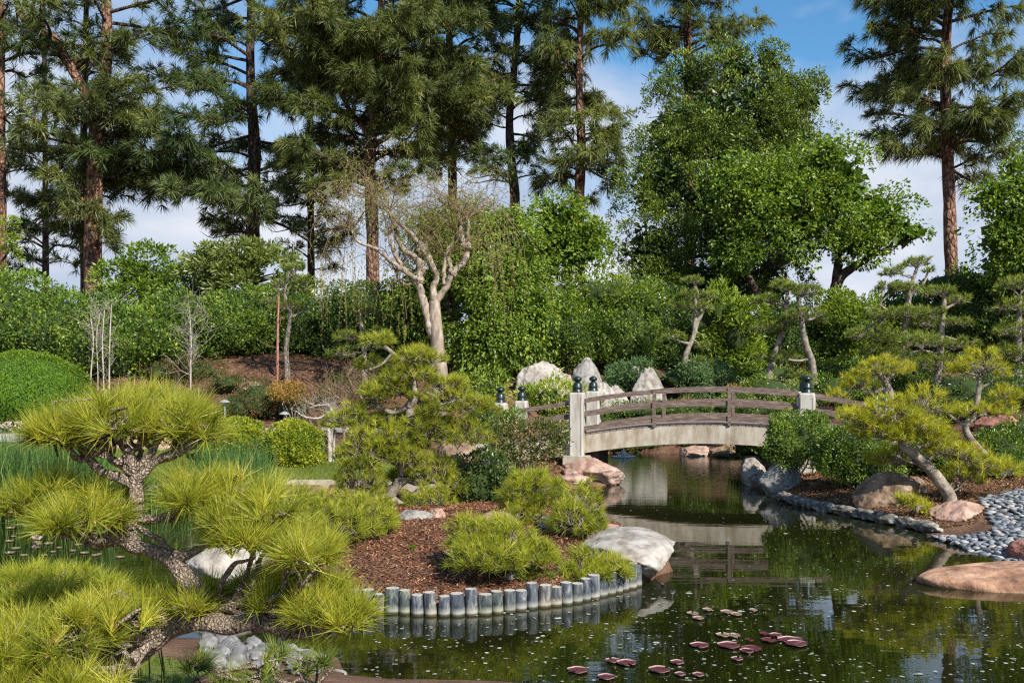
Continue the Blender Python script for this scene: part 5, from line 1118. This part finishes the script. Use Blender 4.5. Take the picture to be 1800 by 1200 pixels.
# ------------------------------------------------------------------ willow
def willow():
    Y = 25.0
    trunk = [(773, 690, 14), (773, 650, 12.5), (769, 600, 11.5), (765, 560, 10.5), (764, 528, 9.5)]
    limbs = [[(760, 590, 9), (752, 560, 9.5), (742, 520, 9), (735, 492, 8.5)], [(735, 492, 8), (740, 472, 9.5), (730, 452, 9), (712, 440, 7.5), (701, 422, 7), (697, 400, 6.5), (690, 385, 5.5), (684, 370, 4)],
      [(735, 492, 7), (715, 478, 6), (700, 468, 5), (680, 452, 4.6), (655, 436, 4.2), (630, 425, 3.6), (618, 405, 3)], [(712, 476, 5), (698, 456, 4.6), (688, 430, 4.4), (683, 415, 3.4)],
      [(764, 528, 10), (761, 505, 8), (767, 488, 7.5), (760, 465, 7), (752, 448, 9), (743, 436, 9.5)], [(745, 440, 6), (728, 418, 5), (706, 396, 4.6), (685, 375, 4.4), (655, 352, 3.4)],
      [(766, 530, 10), (785, 505, 8.5), (797, 478, 8), (812, 465, 7.5), (820, 450, 7.5), (819, 432, 8.5), (812, 420, 8), (810, 398, 6), (806, 378, 4.5)], [(797, 478, 6), (788, 455, 5), (786, 440, 4.6), (796, 425, 4.6), (802, 405, 5)], [(820, 430, 5.5), (824, 405, 4.6), (822, 385, 3)],
      [(781, 500, 5), (781, 470, 4.4), (782, 452, 3.5)], [(735, 492, 3.5), (715, 500, 3.2), (700, 490, 3), (698, 478, 2)]]
    W, R = pix_line(trunk, Y); g = h1(W[0][0], W[0][1]); t = thing('bare_willow', 'pruned willow with pale bare forking limbs and thin hanging twigs in the centre', 'tree', (W[0][0], W[0][1], g))
    W = np.vstack([[W[0][0], W[0][1], g-.1], W]); R = np.concatenate([[R[0]*1.15], R]); mb = MB(); tube(mb, W, R, 16, 7, 0, .16); mb.build('trunk', 'bark_willow', t)
    lb = MB(); tips = []
    for i, l in enumerate(limbs):
        l = [(a[0], a[1], a[2], .25*math.sin(i*2.1)*(j/(len(l)-1))) for j, a in enumerate(l)]
        w, r = pix_line(l, Y); tube(lb, w, r*.74, 9, 7, 0, .3, True, .03); 
        if i not in (0,): tips.append((w[-1], unit(w[-1]-w[-2])))
    # burrs where limbs were cut
    for px, py, rr in ((743, 438, 11), (819, 432, 10), (735, 492, 10), (797, 478, 9), (820, 395, 6)):
        rockmesh(lb, P(px, py, Y), [rr*Y/F]*3, 0, int(px), 5, 3, .3)
    lb.build('limbs', 'bark_willow', t)
    tw = MB(); lf = MB(); LA = []; LD = []
    def shoot(s, d, L_, r0, drop, depth):
        k = 6; pts = [s]; v = d.copy()
        for i in range(k):
            v = unit(v+np.array([0, 0, -drop*(i+1)/k])+rng.normal(0, .10, 3)); pts.append(pts[-1]+v*L_/k)
        tube(tw, pts, [r0*(1-.8*i/k) for i in range(k+1)], 4 if depth == 0 else 3, 2)
        return pts
    for s, d in tips:
        for k in range(9):
            az = rng.random()*2*PI; dd = unit(np.array([math.cos(az)*.85, math.sin(az)*.6, .35+.6*rng.random()])+d*.4)
            pts = shoot(s, dd, 1.1+1.1*rng.random(), .013, .22+.3*rng.random(), 0)
            for p in pts[1:]:
                for z in range(2):
                    q = shoot(p, unit(rng.normal(0, .7, 3)+[0, 0, .25]), .5+.7*rng.random(), .005, .45+.5*rng.random(), 1)
                    for m in q[1:]:
                        if rng.random() < .8: LA.append(m); LD.append(rng.normal(0, .5, 3)+[0, 0, -.4])
    # long hanging curtains
    for px, y0, L_ in [(564, 455, 1.9), (572, 440, 2.2), (582, 445, 2.6), (596, 430, 2.0), (610, 470, 2.2), (640, 470, 2.4), (648, 500, 1.8), (690, 480, 1.6), (714, 455, 1.5), (718, 460, 1.7), (715, 560, .6), (610, 420, 1.5), (590, 420, 2.2), (625, 440, 1.7), (830, 400, 1.6), (850, 395, 2.4), (862, 400, 2.0), (875, 390, 2.6), (886, 400, 2.4), (900, 395, 2.8), (912, 410, 2.2), (925, 420, 2.4), (840, 420, 2.), (868, 420, 2.9)]:
        s = P(px, y0, Y+rng.normal(0, .5)); st = nearest(s, [np.array([a[0] for a in tips])]); m = (s+st)/2+[0, 0, .6]; tube(tw, [st, m, s], [.012, .009, .006], 4, 5)
        for z in range(4):
            q = shoot(s+rng.normal(0, .12, 3), unit(np.array([rng.normal(0, .25), rng.normal(0, .2), -.8])), L_*(.5+.6*rng.random()), .005, 1.2, 1)
            for a, b in zip(q[:-1], q[1:]):
                for f in (.2, .5, .8):
                    if rng.random() < .8: LA.append(a*(1-f)+b*f); LD.append(rng.normal(0, .5, 3)+[0, 0, -.6])
    tw.build('twigs', 'twig', t)
    LA, LD = np.array(LA), unit(np.array(LD)); leaves(lf, LA, LD, .07, .02); leaves(lf, LA, unit(LD+rng.normal(0, .8, LD.shape)), .06, .02)
    lf.build('leaves', 'willow_leaf', t)
willow()
# ------------------------------------------------------------------ far cloud-pruned pines
FARK = dict(nmat='pine_far', bark='bark_mid', nl=.13, nw=.016, nn=16, tufts=110, lumpy=.3, stick=.014, twig=.7)
cloud_pine('cloud_pine', 'small layered pine with a thin trunk standing on the slope left of the willow', 27,
  [(505, 645, 5), (503, 610, 4.5), (508, 575, 4), (510, 545, 3.5), (500, 515, 3), (508, 480, 2)], [[(508, 560, 3), (530, 548, 2), (545, 540, 1.5)], [(505, 520, 2.5), (485, 505, 1.5)]],
  [(510, 532, 38, 10), (498, 492, 24, 9), (518, 465, 26, 8), (532, 488, 18, 8), (470, 525, 14, 6)], **FARK)
cloud_pine('cloud_pine', 'layered dark pine just behind the top of the island pine', 26.5,
  [(640, 660, 6), (640, 620, 5), (636, 580, 4), (634, 545, 3)], [], [(634, 538, 28, 8), (612, 585, 34, 10), (660, 575, 20, 8), (600, 612, 28, 12), (650, 600, 26, 9)], **FARK)
cloud_pine('cloud_pine', 'small layered pine with a leaning forked trunk behind the juniper', 26.8,
  [(1203, 640, 5.5), (1210, 612, 5), (1219, 590, 4.5), (1226, 565, 4), (1233, 548, 3), (1222, 500, 2.5)], [[(1219, 592, 4), (1222, 560, 3.5), (1222, 520, 3), (1220, 495, 2)], [(1214, 606, 3), (1195, 600, 2.2), (1180, 590, 1.5)]],
  [(1218, 488, 24, 8), (1216, 512, 30, 7), (1245, 514, 20, 7), (1200, 532, 26, 7), (1232, 534, 26, 8), (1185, 586, 22, 8), (1240, 602, 20, 8), (1232, 630, 24, 9)], **FARK)
cloud_pine('cloud_pine', 'layered pine with a leaning reddish trunk, left one of the pair behind the bridge', 25.6,
  [(1352, 660, 6), (1362, 625, 5.5), (1374, 585, 5), (1380, 550, 4), (1385, 510, 3)], [[(1376, 570, 3), (1350, 578, 2.4), (1340, 590, 1.5)], [(1384, 540, 3), (1355, 532, 2.4), (1335, 525, 1.5)], [(1358, 632, 2.5), (1340, 625, 1.8)]],
  [(1345, 521, 30, 9), (1378, 494, 26, 9), (1350, 570, 34, 11), (1382, 560, 30, 10), (1332, 622, 18, 7), (1380, 622, 34, 11)], **FARK)
cloud_pine('cloud_pine', 'layered pine with a bare curved trunk, right one of the pair behind the bridge', 25,
  [(1430, 668, 7), (1427, 635, 6.5), (1416, 605, 6), (1410, 570, 5.5), (1408, 545, 5), (1402, 520, 3)], [[(1424, 633, 3), (1405, 634, 2.4), (1385, 632, 1.5)], [(1410, 565, 3), (1430, 560, 2), (1440, 555, 1.4)]],
  [(1418, 505, 34, 11), (1392, 500, 22, 8), (1415, 545, 42, 12), (1440, 560, 16, 7), (1405, 655, 24, 9)], **FARK)
cloud_pine('cloud_pine', 'airy layered pine with open twisted branches against the sky at the right', 24.5,
  [(1585, 660, 7), (1588, 600, 6), (1595, 545, 5), (1600, 510, 4), (1612, 470, 2.5)], [[(1600, 520, 3.4), (1622, 500, 2.6), (1634, 470, 2)], [(1588, 560, 3), (1560, 545, 2), (1545, 535, 1.6)]],
  [(1612, 455, 28, 10), (1572, 470, 26, 11), (1590, 500, 32, 9), (1632, 470, 14, 7), (1560, 500, 28, 9), (1570, 545, 50, 12), (1610, 545, 40, 12), (1530, 580, 45, 13), (1590, 585, 55, 14), (1545, 608, 40, 12), (1620, 560, 32, 10)], **FARK)
cloud_pine('cloud_pine', 'stacked layered pine right of the airy one with a dark straight trunk', 22.5,
  [(1646, 690, 7), (1650, 640, 6), (1655, 590, 5.5), (1658, 550, 4.5), (1660, 520, 3)], [[(1652, 620, 3), (1620, 615, 2.2)], [(1655, 590, 3), (1690, 600, 2)], [(1658, 545, 2.5), (1685, 530, 2)]],
  [(1650, 505, 34, 11), (1685, 520, 24, 10), (1645, 542, 24, 7), (1680, 560, 32, 9), (1620, 592, 44, 12), (1688, 596, 38, 10), (1650, 628, 52, 15), (1590, 620, 34, 12)], **FARK)
cloud_pine('cloud_pine', 'shaded layered pine at the right edge behind the golden ones', 22.5,
  [(1790, 700, 7), (1790, 600, 6), (1792, 520, 4)], [], [(1790, 490, 34, 12), (1780, 530, 40, 13), (1785, 570, 44, 14), (1778, 610, 42, 14), (1790, 650, 40, 14)], **FARK)
# golden pines on the right bank
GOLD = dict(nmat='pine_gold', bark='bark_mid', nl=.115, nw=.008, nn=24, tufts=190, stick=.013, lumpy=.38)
cloud_pine('golden_pine', 'golden layered pine farthest back behind the right end of the bridge', 18.5,
  [(1568, 740, 8), (1566, 700, 7), (1556, 672, 6), (1545, 655, 5)], [[(1560, 680, 4), (1530, 690, 3), (1505, 680, 2)], [(1556, 672, 4), (1575, 655, 3), (1592, 645, 2)]],
  [(1552, 636, 46, 17), (1508, 662, 34, 16), (1470, 690, 24, 14), (1600, 640, 18, 12)], **GOLD)
cloud_pine('golden_pine', 'slender golden pine with pale curved trunk on the far right bank', 15.6,
  [(1742, 812, 7), (1722, 790, 7), (1704, 770, 6.5), (1697, 748, 6), (1712, 730, 5), (1718, 700, 4.5), (1722, 675, 4.5), (1722, 655, 3.5)], [[(1697, 748, 4), (1680, 738, 3), (1668, 728, 2)], [(1712, 732, 4), (1740, 728, 3), (1765, 724, 2)], [(1722, 682, 3), (1738, 674, 2.4), (1745, 668, 1.5)], [(1722, 660, 3), (1700, 655, 2.5), (1685, 648, 1.6)], [(1724, 655, 3), (1745, 650, 2)]],
  [(1722, 626, 48, 22), (1758, 645, 20, 12), (1685, 638, 24, 13), (1765, 680, 32, 15), (1720, 712, 50, 12), (1765, 705, 26, 12), (1690, 716, 22, 12)], **GOLD)
cloud_pine('golden_pine', 'leaning golden pine with a scaly trunk rising from the litter beside the pebbles', 13.4,
  [(1668, 872, 11), (1655, 850, 10.5), (1632, 822, 10), (1605, 798, 10), (1590, 785, 9), (1586, 768, 8)], [[(1586, 770, 6), (1570, 760, 5), (1545, 752, 3.5), (1512, 745, 2)], [(1588, 768, 6), (1610, 752, 4.5), (1640, 742, 3), (1655, 735, 2)], [(1636, 826, 5), (1632, 806, 4.5), (1650, 800, 3.5), (1690, 795, 2.5)], [(1620, 820, 3), (1600, 812, 2.5), (1575, 800, 2)], [(1600, 790, 4), (1640, 778, 3), (1660, 765, 2)]],
  [(1630, 693, 48, 26), (1560, 708, 60, 20), (1500, 722, 40, 14), (1540, 738, 52, 18), (1620, 742, 56, 20), (1575, 748, 60, 18), (1660, 775, 46, 20), (1700, 790, 40, 18), (1750, 812, 52, 18), (1690, 822, 44, 20, .4), (1560, 790, 46, 22, .5), (1610, 735, 30, 16, -.3)], **GOLD)
cloud_pine('low_pine', 'low golden needled bush in front of the brown dappled boulder', 12.9, [(1612, 890, 3), (1610, 884, 2.5)], [], [(1600, 872, 26, 13), (1628, 884, 22, 11), (1580, 866, 16, 9)], **GOLD)

# ------------------------------------------------------------------ island pine
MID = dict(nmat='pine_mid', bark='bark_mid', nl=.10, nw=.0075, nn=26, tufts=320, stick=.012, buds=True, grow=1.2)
cloud_pine('island_pine', 'tall many-tiered pine with pale crooked branches on the mulch island', 12.4,
  [(735, 898, 11), (700, 888, 10), (686, 872, 10), (700, 850, 11), (712, 838, 11), (705, 815, 10), (690, 805, 9), (700, 780, 8), (722, 740, 8), (718, 715, 8), (728, 700, 8), (727, 670, 7), (722, 645, 5), (690, 620, 3.5), (672, 605, 3)],
  [[(700, 860, 7), (672, 862, 6), (650, 872, 5), (630, 862, 4), (612, 848, 3)], [(690, 808, 6), (670, 800, 5), (655, 815, 4), (640, 840, 3)], [(712, 840, 6), (735, 850, 5), (765, 845, 4), (790, 835, 2.6)], [(720, 880, 6), (735, 862, 5), (750, 880, 4), (790, 888, 3)],
   [(718, 715, 5), (690, 725, 4), (665, 715, 3), (640, 720, 2)], [(727, 700, 5), (745, 690, 4), (775, 700, 3), (820, 705, 2)], [(705, 780, 5), (750, 770, 4), (790, 765, 3), (830, 770, 2)], [(727, 672, 4), (700, 668, 3), (672, 660, 2)], [(727, 665, 4), (750, 655, 3), (762, 640, 2)], [(690, 622, 3), (672, 640, 2), (650, 650, 1.6)]],
  [(664, 590, 28, 11), (735, 618, 40, 13), (722, 650, 46, 14), (790, 668, 34, 13), (650, 632, 26, 12, .2), (690, 675, 42, 16), (655, 680, 26, 12, -.1), (620, 725, 42, 20), (690, 730, 40, 14, .3), (800, 700, 56, 18), (755, 735, 40, 16), (680, 762, 56, 22), (735, 752, 40, 20), (820, 755, 44, 18), (640, 780, 48, 22, -.2), (715, 790, 30, 14, -.2), (632, 828, 44, 28, -.2), (760, 815, 42, 22), (795, 845, 24, 16), (755, 870, 46, 20, -.3), (700, 830, 22, 12, .3)], **MID)
LOW = dict(MID); LOW.update(nn=30, tufts=420, nw=.0058, nl=.10, thick=2.4)
cloud_pine('low_pine', 'wide low pine spreading over the left part of the mulch', 10.0,
  [(655, 945, 7), (650, 928, 7), (640, 915, 6)], [[(648, 930, 5), (620, 925, 4), (590, 915, 3)], [(645, 925, 5), (670, 920, 4), (690, 912, 3)], [(640, 920, 4), (600, 900, 3), (570, 895, 2)]],
  [(570, 890, 50, 20), (630, 893, 60, 22), (675, 908, 28, 18), (600, 915, 56, 20, -.3), (545, 900, 40, 20)], **LOW)
cloud_pine('low_pine', 'low spreading pine in the middle of the mulch just above the log stubs', 8.75,
  [(905, 1008, 9), (900, 990, 9), (880, 978, 8), (868, 970, 7)], [[(900, 995, 7), (930, 990, 6), (960, 982, 5), (975, 975, 4)], [(880, 980, 6), (850, 965, 4), (825, 960, 3)], [(890, 985, 6), (920, 965, 4), (945, 955, 3)]],
  [(840, 932, 52, 22), (890, 945, 62, 26), (845, 965, 46, 20, -.25), (940, 965, 40, 16), (880, 972, 44, 16, -.3)], **LOW)
cloud_pine('low_pine', 'flat pine sprays hanging over the right end of the log stubs', 8.95,
  [(985, 1000, 6), (1000, 1004, 5), (1030, 1006, 4)], [[(1000, 1002, 4), (1050, 1000, 3), (1085, 995, 2)]], [(1025, 988, 38, 18), (1075, 992, 34, 15), (1010, 1005, 26, 12, -.1), (1052, 1006, 30, 12, -.1)], **LOW)
cloud_pine('low_pine', 'rounded small pine beside the white boulder with dark twisted twigs', 10.3,
  [(985, 948, 5), (1000, 935, 5), (1008, 922, 4.5)], [[(1000, 935, 3.5), (1030, 930, 3), (1045, 915, 2)], [(1002, 930, 3.5), (985, 918, 3), (975, 905, 2)]], [(1018, 892, 46, 30), (1000, 905, 36, 20, -.2), (1040, 905, 26, 18)], **LOW)
cloud_pine('low_pine', 'upright small pine with pale twigs right of the dark glossy shrub', 11.0,
  [(945, 925, 6), (940, 905, 6), (938, 885, 5)], [[(940, 900, 4), (915, 890, 3), (900, 875, 2)], [(940, 895, 4), (960, 880, 3), (975, 868, 2)]], [(935, 848, 50, 18), (965, 858, 30, 16), (905, 868, 30, 18), (920, 895, 34, 14, -.2), (948, 870, 30, 14)], **LOW)

# ------------------------------------------------------------------ the nearest pine
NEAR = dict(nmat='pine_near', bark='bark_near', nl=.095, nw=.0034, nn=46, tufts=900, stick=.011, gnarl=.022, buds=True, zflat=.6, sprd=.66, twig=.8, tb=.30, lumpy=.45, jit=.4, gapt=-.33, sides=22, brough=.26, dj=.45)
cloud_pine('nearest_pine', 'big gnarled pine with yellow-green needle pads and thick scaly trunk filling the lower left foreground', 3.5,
  [(120, 1330, 26.3), (160, 1240, 24.8), (215, 1165, 22.4), (265, 1130, 20.9), (310, 1105, 20.9), (345, 1085, 21.7), (350, 1055, 20.2), (325, 1015, 17.0), (300, 985, 15.5), (272, 965, 14.0), (245, 955, 12.4), (232, 935, 12.4), (240, 900, 11.6), (248, 880, 10.8), (244, 850, 9.3), (238, 828, 8.6)],
  [[(248, 958, 14), (205, 948, 12), (170, 958, 12), (145, 945, 11), (118, 918, 9), (90, 900, 6), (60, 885, 4)],
   [(270, 968, 12), (315, 978, 10), (345, 965, 9), (372, 945, 8), (420, 935, 6), (470, 935, 4)],
   [(240, 905, 9), (270, 912, 8), (300, 905, 8), (320, 885, 7), (350, 878, 6), (400, 872, 4)],
   [(240, 850, 11), (210, 838, 10), (180, 830, 9), (150, 800, 8), (130, 775, 6), (112, 768, 4)], [(244, 845, 11), (270, 815, 9), (300, 805, 8), (335, 785, 7), (352, 765, 5), (348, 745, 4)],
   [(240, 835, 10), (230, 800, 8), (215, 780, 7), (220, 760, 5)], [(245, 830, 9), (262, 800, 7), (270, 775, 6), (290, 755, 5)], [(210, 838, 8), (195, 805, 7), (172, 785, 5), (160, 765, 4)],
   [(345, 1090, 22), (390, 1095, 19), (440, 1085, 16), (475, 1095, 14), (500, 1110, 12), (540, 1115, 9), (572, 1090, 6)], [(500, 1110, 8), (530, 1085, 7), (560, 1065, 5), (600, 1060, 3)], [(350, 1080, 14), (385, 1065, 11), (410, 1055, 8)],
   [(300, 1085, 13), (270, 1070, 10), (235, 1060, 8), (210, 1040, 5)], [(215, 1160, 16), (160, 1130, 13), (110, 1115, 9), (60, 1090, 5)], [(200, 1180, 13), (130, 1170, 9), (60, 1170, 5)], [(430, 1090, 10), (415, 1060, 7), (440, 1040, 5)], [(232, 940, 6), (205, 930, 5), (190, 905, 4), (200, 885, 3)], [(270, 925, 5), (285, 950, 5), (295, 965, 4)]],
  [(215, 712, 128, 38), (104, 738, 64, 28, -.1), (330, 720, 74, 38), (265, 694, 92, 30, .2),
   (85, 848, 78, 38), (40, 858, 46, 30, -.1), (165, 872, 66, 34, -.1), (120, 895, 62, 22, -.25), (205, 850, 48, 26, .1),
   (340, 835, 74, 30), (420, 842, 92, 32, .1), (475, 870, 62, 32, -.1), (400, 890, 54, 26, -.1), (510, 850, 40, 28, .15), (330, 860, 46, 20, -.15),
   (500, 915, 66, 34), (560, 945, 50, 30, -.1), (430, 925, 60, 26, -.2), (520, 955, 48, 24, -.25), (390, 920, 36, 20, 0),
   (80, 1035, 92, 34, .1), (180, 1045, 80, 32, 0), (275, 1030, 72, 30, .1), (360, 1030, 60, 26, .1), (415, 1040, 50, 28, .12), (215, 1070, 60, 22, -.15), (120, 1085, 84, 36, -.2), (30, 1085, 60, 44, -.15), (335, 1052, 44, 16, -.1),
   (490, 1012, 80, 32, .1), (570, 1018, 72, 34, 0), (625, 1050, 44, 30, -.1), (550, 1048, 60, 24, -.15), (470, 1040, 48, 20, -.12), (600, 1078, 44, 18, -.2), (440, 1010, 42, 28, .15),
   (40, 1165, 66, 34, -.3), (120, 1180, 54, 26, -.35), (200, 1195, 34, 12, -.4), (10, 1120, 40, 26, -.3)], **NEAR)
SH = dict(NEAR); SH.update(nmat='pine_mid', tufts=420, nn=40, nw=.0045, nl=.12, gnarl=0, sides=10, buds=False)
cloud_pine('low_pine', 'shaded low needled bush at the left pond edge behind the nearest pine', 6.9, [(90, 1040, 6), (95, 1020, 5)], [], [(40, 1000, 60, 20), (120, 1002, 60, 18), (190, 1010, 40, 16)], **SH)
cloud_pine('pine_seedling', 'sparse dark pine tufts over the stones at the bottom of the view', 4.6, [(480, 1250, 4), (470, 1210, 3.5)], [[(475, 1225, 3), (530, 1190, 2)]], [(445, 1175, 50, 14), (530, 1165, 40, 12), (570, 1150, 24, 8), (390, 1180, 40, 14), (480, 1140, 40, 10), (350, 1150, 40, 14)], **dict(SH, nmat='pine_far', tufts=110, nn=34, nl=.10))
# magenta cyclamen blooms seen between the branches
def magenta():
    c = P(265, 1085, 3.9); g = h1(c[0], c[1]); t = thing('magenta_flowers', 'few magenta blossoms glimpsed among the branches of the nearest pine', 'flowers', (c[0], c[1], g))
    A = []; D = []; st = MB(); S = []
    for px, py in ((262, 1084), (274, 1092), (228, 1078), (102, 1090), (236, 1072), (270, 1100), (258, 1094), (278, 1086)):
        q = P(px, py, 3.62+.08*rng.random()); S.append(q)
        for k in range(7): A.append(q); D.append(rng.normal(0, 1, 3))
    S = np.array(S); m = MB(); leaves(m, np.array(A), unit(np.array(D)), .022, .016); m.build('petals', 'magenta', t)
    tubes_many(st, S, np.array([[s[0], s[1]+.1, g] for s in S]), .0022, .002, 4, .02); st.build('stems', 'reed', t)
magenta()
# ------------------------------------------------------------------ reeds
def reeds(name, label, px0, px1, Y0, Y1, n, hm, z0=-.05):
    px = px0+(px1-px0)*rng.random(n); Y = Y0+(Y1-Y0)*rng.random(n); X = (px-900)/F*Y
    c = np.array([X.mean(), Y.mean(), 0]); t = thing(name, label, 'reeds', c); mb = MB()
    hh = hm*(.45+.6*rng.random(n)); b = np.stack([X, Y, np.full(n, z0)], 1); d = unit(np.column_stack([rng.normal(0, .10, (n, 2)), np.ones(n)])); s = np.array([1, 0, 0])*.006*(.6+.8*rng.random((n, 1)))
    m = b+d*hh[:, None]*.6; e = b+d*hh[:, None]+np.column_stack([rng.normal(0, .08, (n, 2)), np.zeros(n)])
    V = np.stack([b-s, b+s, m-s*.9, m+s*.9, e], 1).reshape(-1, 3); k = np.arange(n)[:, None]*5; rn = rng.random(n)
    mb.add(V, np.concatenate([k+[0, 1, 3], k+[0, 3, 2], k+[2, 3, 4]]), 0, np.tile(rn, 3)); mb.build('blades', 'reed', t)
reeds('reeds', 'tall green reeds standing in the left pond at the left edge', -60, 190, 13.2, 14.6, 1700, 1.35)
reeds('reeds', 'green reeds seen between the middle pads of the nearest pine', 360, 470, 13.4, 14.8, 900, 1.15)
reeds('reeds', 'sparse tall reeds in front of the yellow ball shrubs', 330, 480, 15.0, 15.8, 260, 1.1)
reeds('reeds', 'short reeds at the water edge left of the ball shrubs', 200, 330, 13.8, 14.8, 700, .55)
# ------------------------------------------------------------------ light, sky, camera
el, az = math.radians(40), math.radians(36)      # sun behind the camera, somewhat to the right
to_sun = np.array([math.sin(az)*math.cos(el), -math.cos(az)*math.cos(el), math.sin(el)])
sun = bpy.data.lights.new('sun', 'SUN'); sun.energy = 5; sun.angle = math.radians(.5); sun.color = (1, .94, .84)
so = bpy.data.objects.new('sun', sun); COL.objects.link(so)
from mathutils import Vector
so.rotation_euler = Vector(to_sun).to_track_quat('Z', 'Y').to_euler(); so.location = (10, -10, 30)
w = bpy.data.worlds.new('World'); sc.world = w; w.use_nodes = True; nt = w.node_tree; nt.nodes.clear()
sky = N(nt, 'ShaderNodeTexSky'); sky.sky_type = 'NISHITA'; sky.sun_disc = False; sky.sun_elevation = el; sky.sun_rotation = math.radians(180)-az
sky.air_density = 1.2; sky.dust_density = .4; sky.ozone_density = 2.5
tc = N(nt, 'ShaderNodeTexCoord'); mp = N(nt, 'ShaderNodeMapping'); mp.inputs['Scale'].default_value = (1, 1, 2.2); mp.inputs['Location'].default_value = SKYLOC if 'SKYLOC' in globals() else (.35, .2, .1)
L(nt, tc.outputs['Generated'], mp.inputs[0])
n1 = N(nt, 'ShaderNodeTexNoise'); n1.inputs['Scale'].default_value = 3.2; n1.inputs['Detail'].default_value = 7; n1.inputs['Roughness'].default_value = .5; n1.inputs['Distortion'].default_value = .3
L(nt, mp.outputs[0], n1.inputs['Vector'])
sx = N(nt, 'ShaderNodeSeparateXYZ'); L(nt, tc.outputs['Generated'], sx.inputs[0])
hgt = N(nt, 'ShaderNodeMapRange'); hgt.inputs[1].default_value = .02; hgt.inputs[2].default_value = .50; hgt.inputs[3].default_value = .26; hgt.inputs[4].default_value = -.17
L(nt, sx.outputs[2], hgt.inputs[0])
ad = N(nt, 'ShaderNodeMath', operation='ADD'); L(nt, n1.outputs['Fac'], ad.inputs[0]); L(nt, hgt.outputs[0], ad.inputs[1])
cr = ramp(nt, ad.outputs[0], [(.40, (0, 0, 0)), (.50, (.55, .55, .55)), (.62, (1, 1, 1))])
n2 = N(nt, 'ShaderNodeTexNoise'); n2.inputs['Scale'].default_value = 5; n2.inputs['Detail'].default_value = 6; L(nt, mp.outputs[0], n2.inputs['Vector'])
cc = ramp(nt, n2.outputs['Fac'], [(.35, (4.6, 5.5, 7.2)), (.5, (6.2, 6.9, 8.2)), (.65, (8.2, 8.5, 9.2))])
skt = N(nt, 'ShaderNodeMixRGB', blend_type='MULTIPLY'); skt.inputs[0].default_value = 1; L(nt, sky.outputs[0], skt.inputs[1]); skt.inputs[2].default_value = (.72, 1.22, 1.5, 1)
mx = N(nt, 'ShaderNodeMixRGB'); L(nt, cr.outputs[0], mx.inputs[0]); L(nt, skt.outputs[0], mx.inputs[1]); L(nt, cc.outputs[0], mx.inputs[2])
bg = N(nt, 'ShaderNodeBackground'); bg.inputs[1].default_value = .068; L(nt, mx.outputs[0], bg.inputs[0])
o = N(nt, 'ShaderNodeOutputWorld'); L(nt, bg.outputs[0], o.inputs[0])
cam = bpy.data.cameras.new('camera'); co = bpy.data.objects.new('camera', cam); COL.objects.link(co); sc.camera = co
co.location = (0, 0, H); co.rotation_euler = (PI/2, 0, 0); cam.sensor_width = 36; cam.lens = 36*F/1800; cam.shift_y = 60/1800; cam.clip_end = 2000; cam.clip_start = .05
sc.view_settings.view_transform = 'Standard'; sc.view_settings.look = 'None'; sc.view_settings.exposure = .62; sc.view_settings.gamma = 1
sc.cycles.use_denoising = False; sc.cycles.pixel_filter_type = 'BLACKMAN_HARRIS'; sc.cycles.filter_width = 1.25
sc.cycles.max_bounces = 7; sc.cycles.diffuse_bounces = 3; sc.cycles.glossy_bounces = 3; sc.cycles.transmission_bounces = 4; sc.cycles.transparent_max_bounces = 4
for o_ in COL.objects:
    if '_o' in o_: del o_['_o']
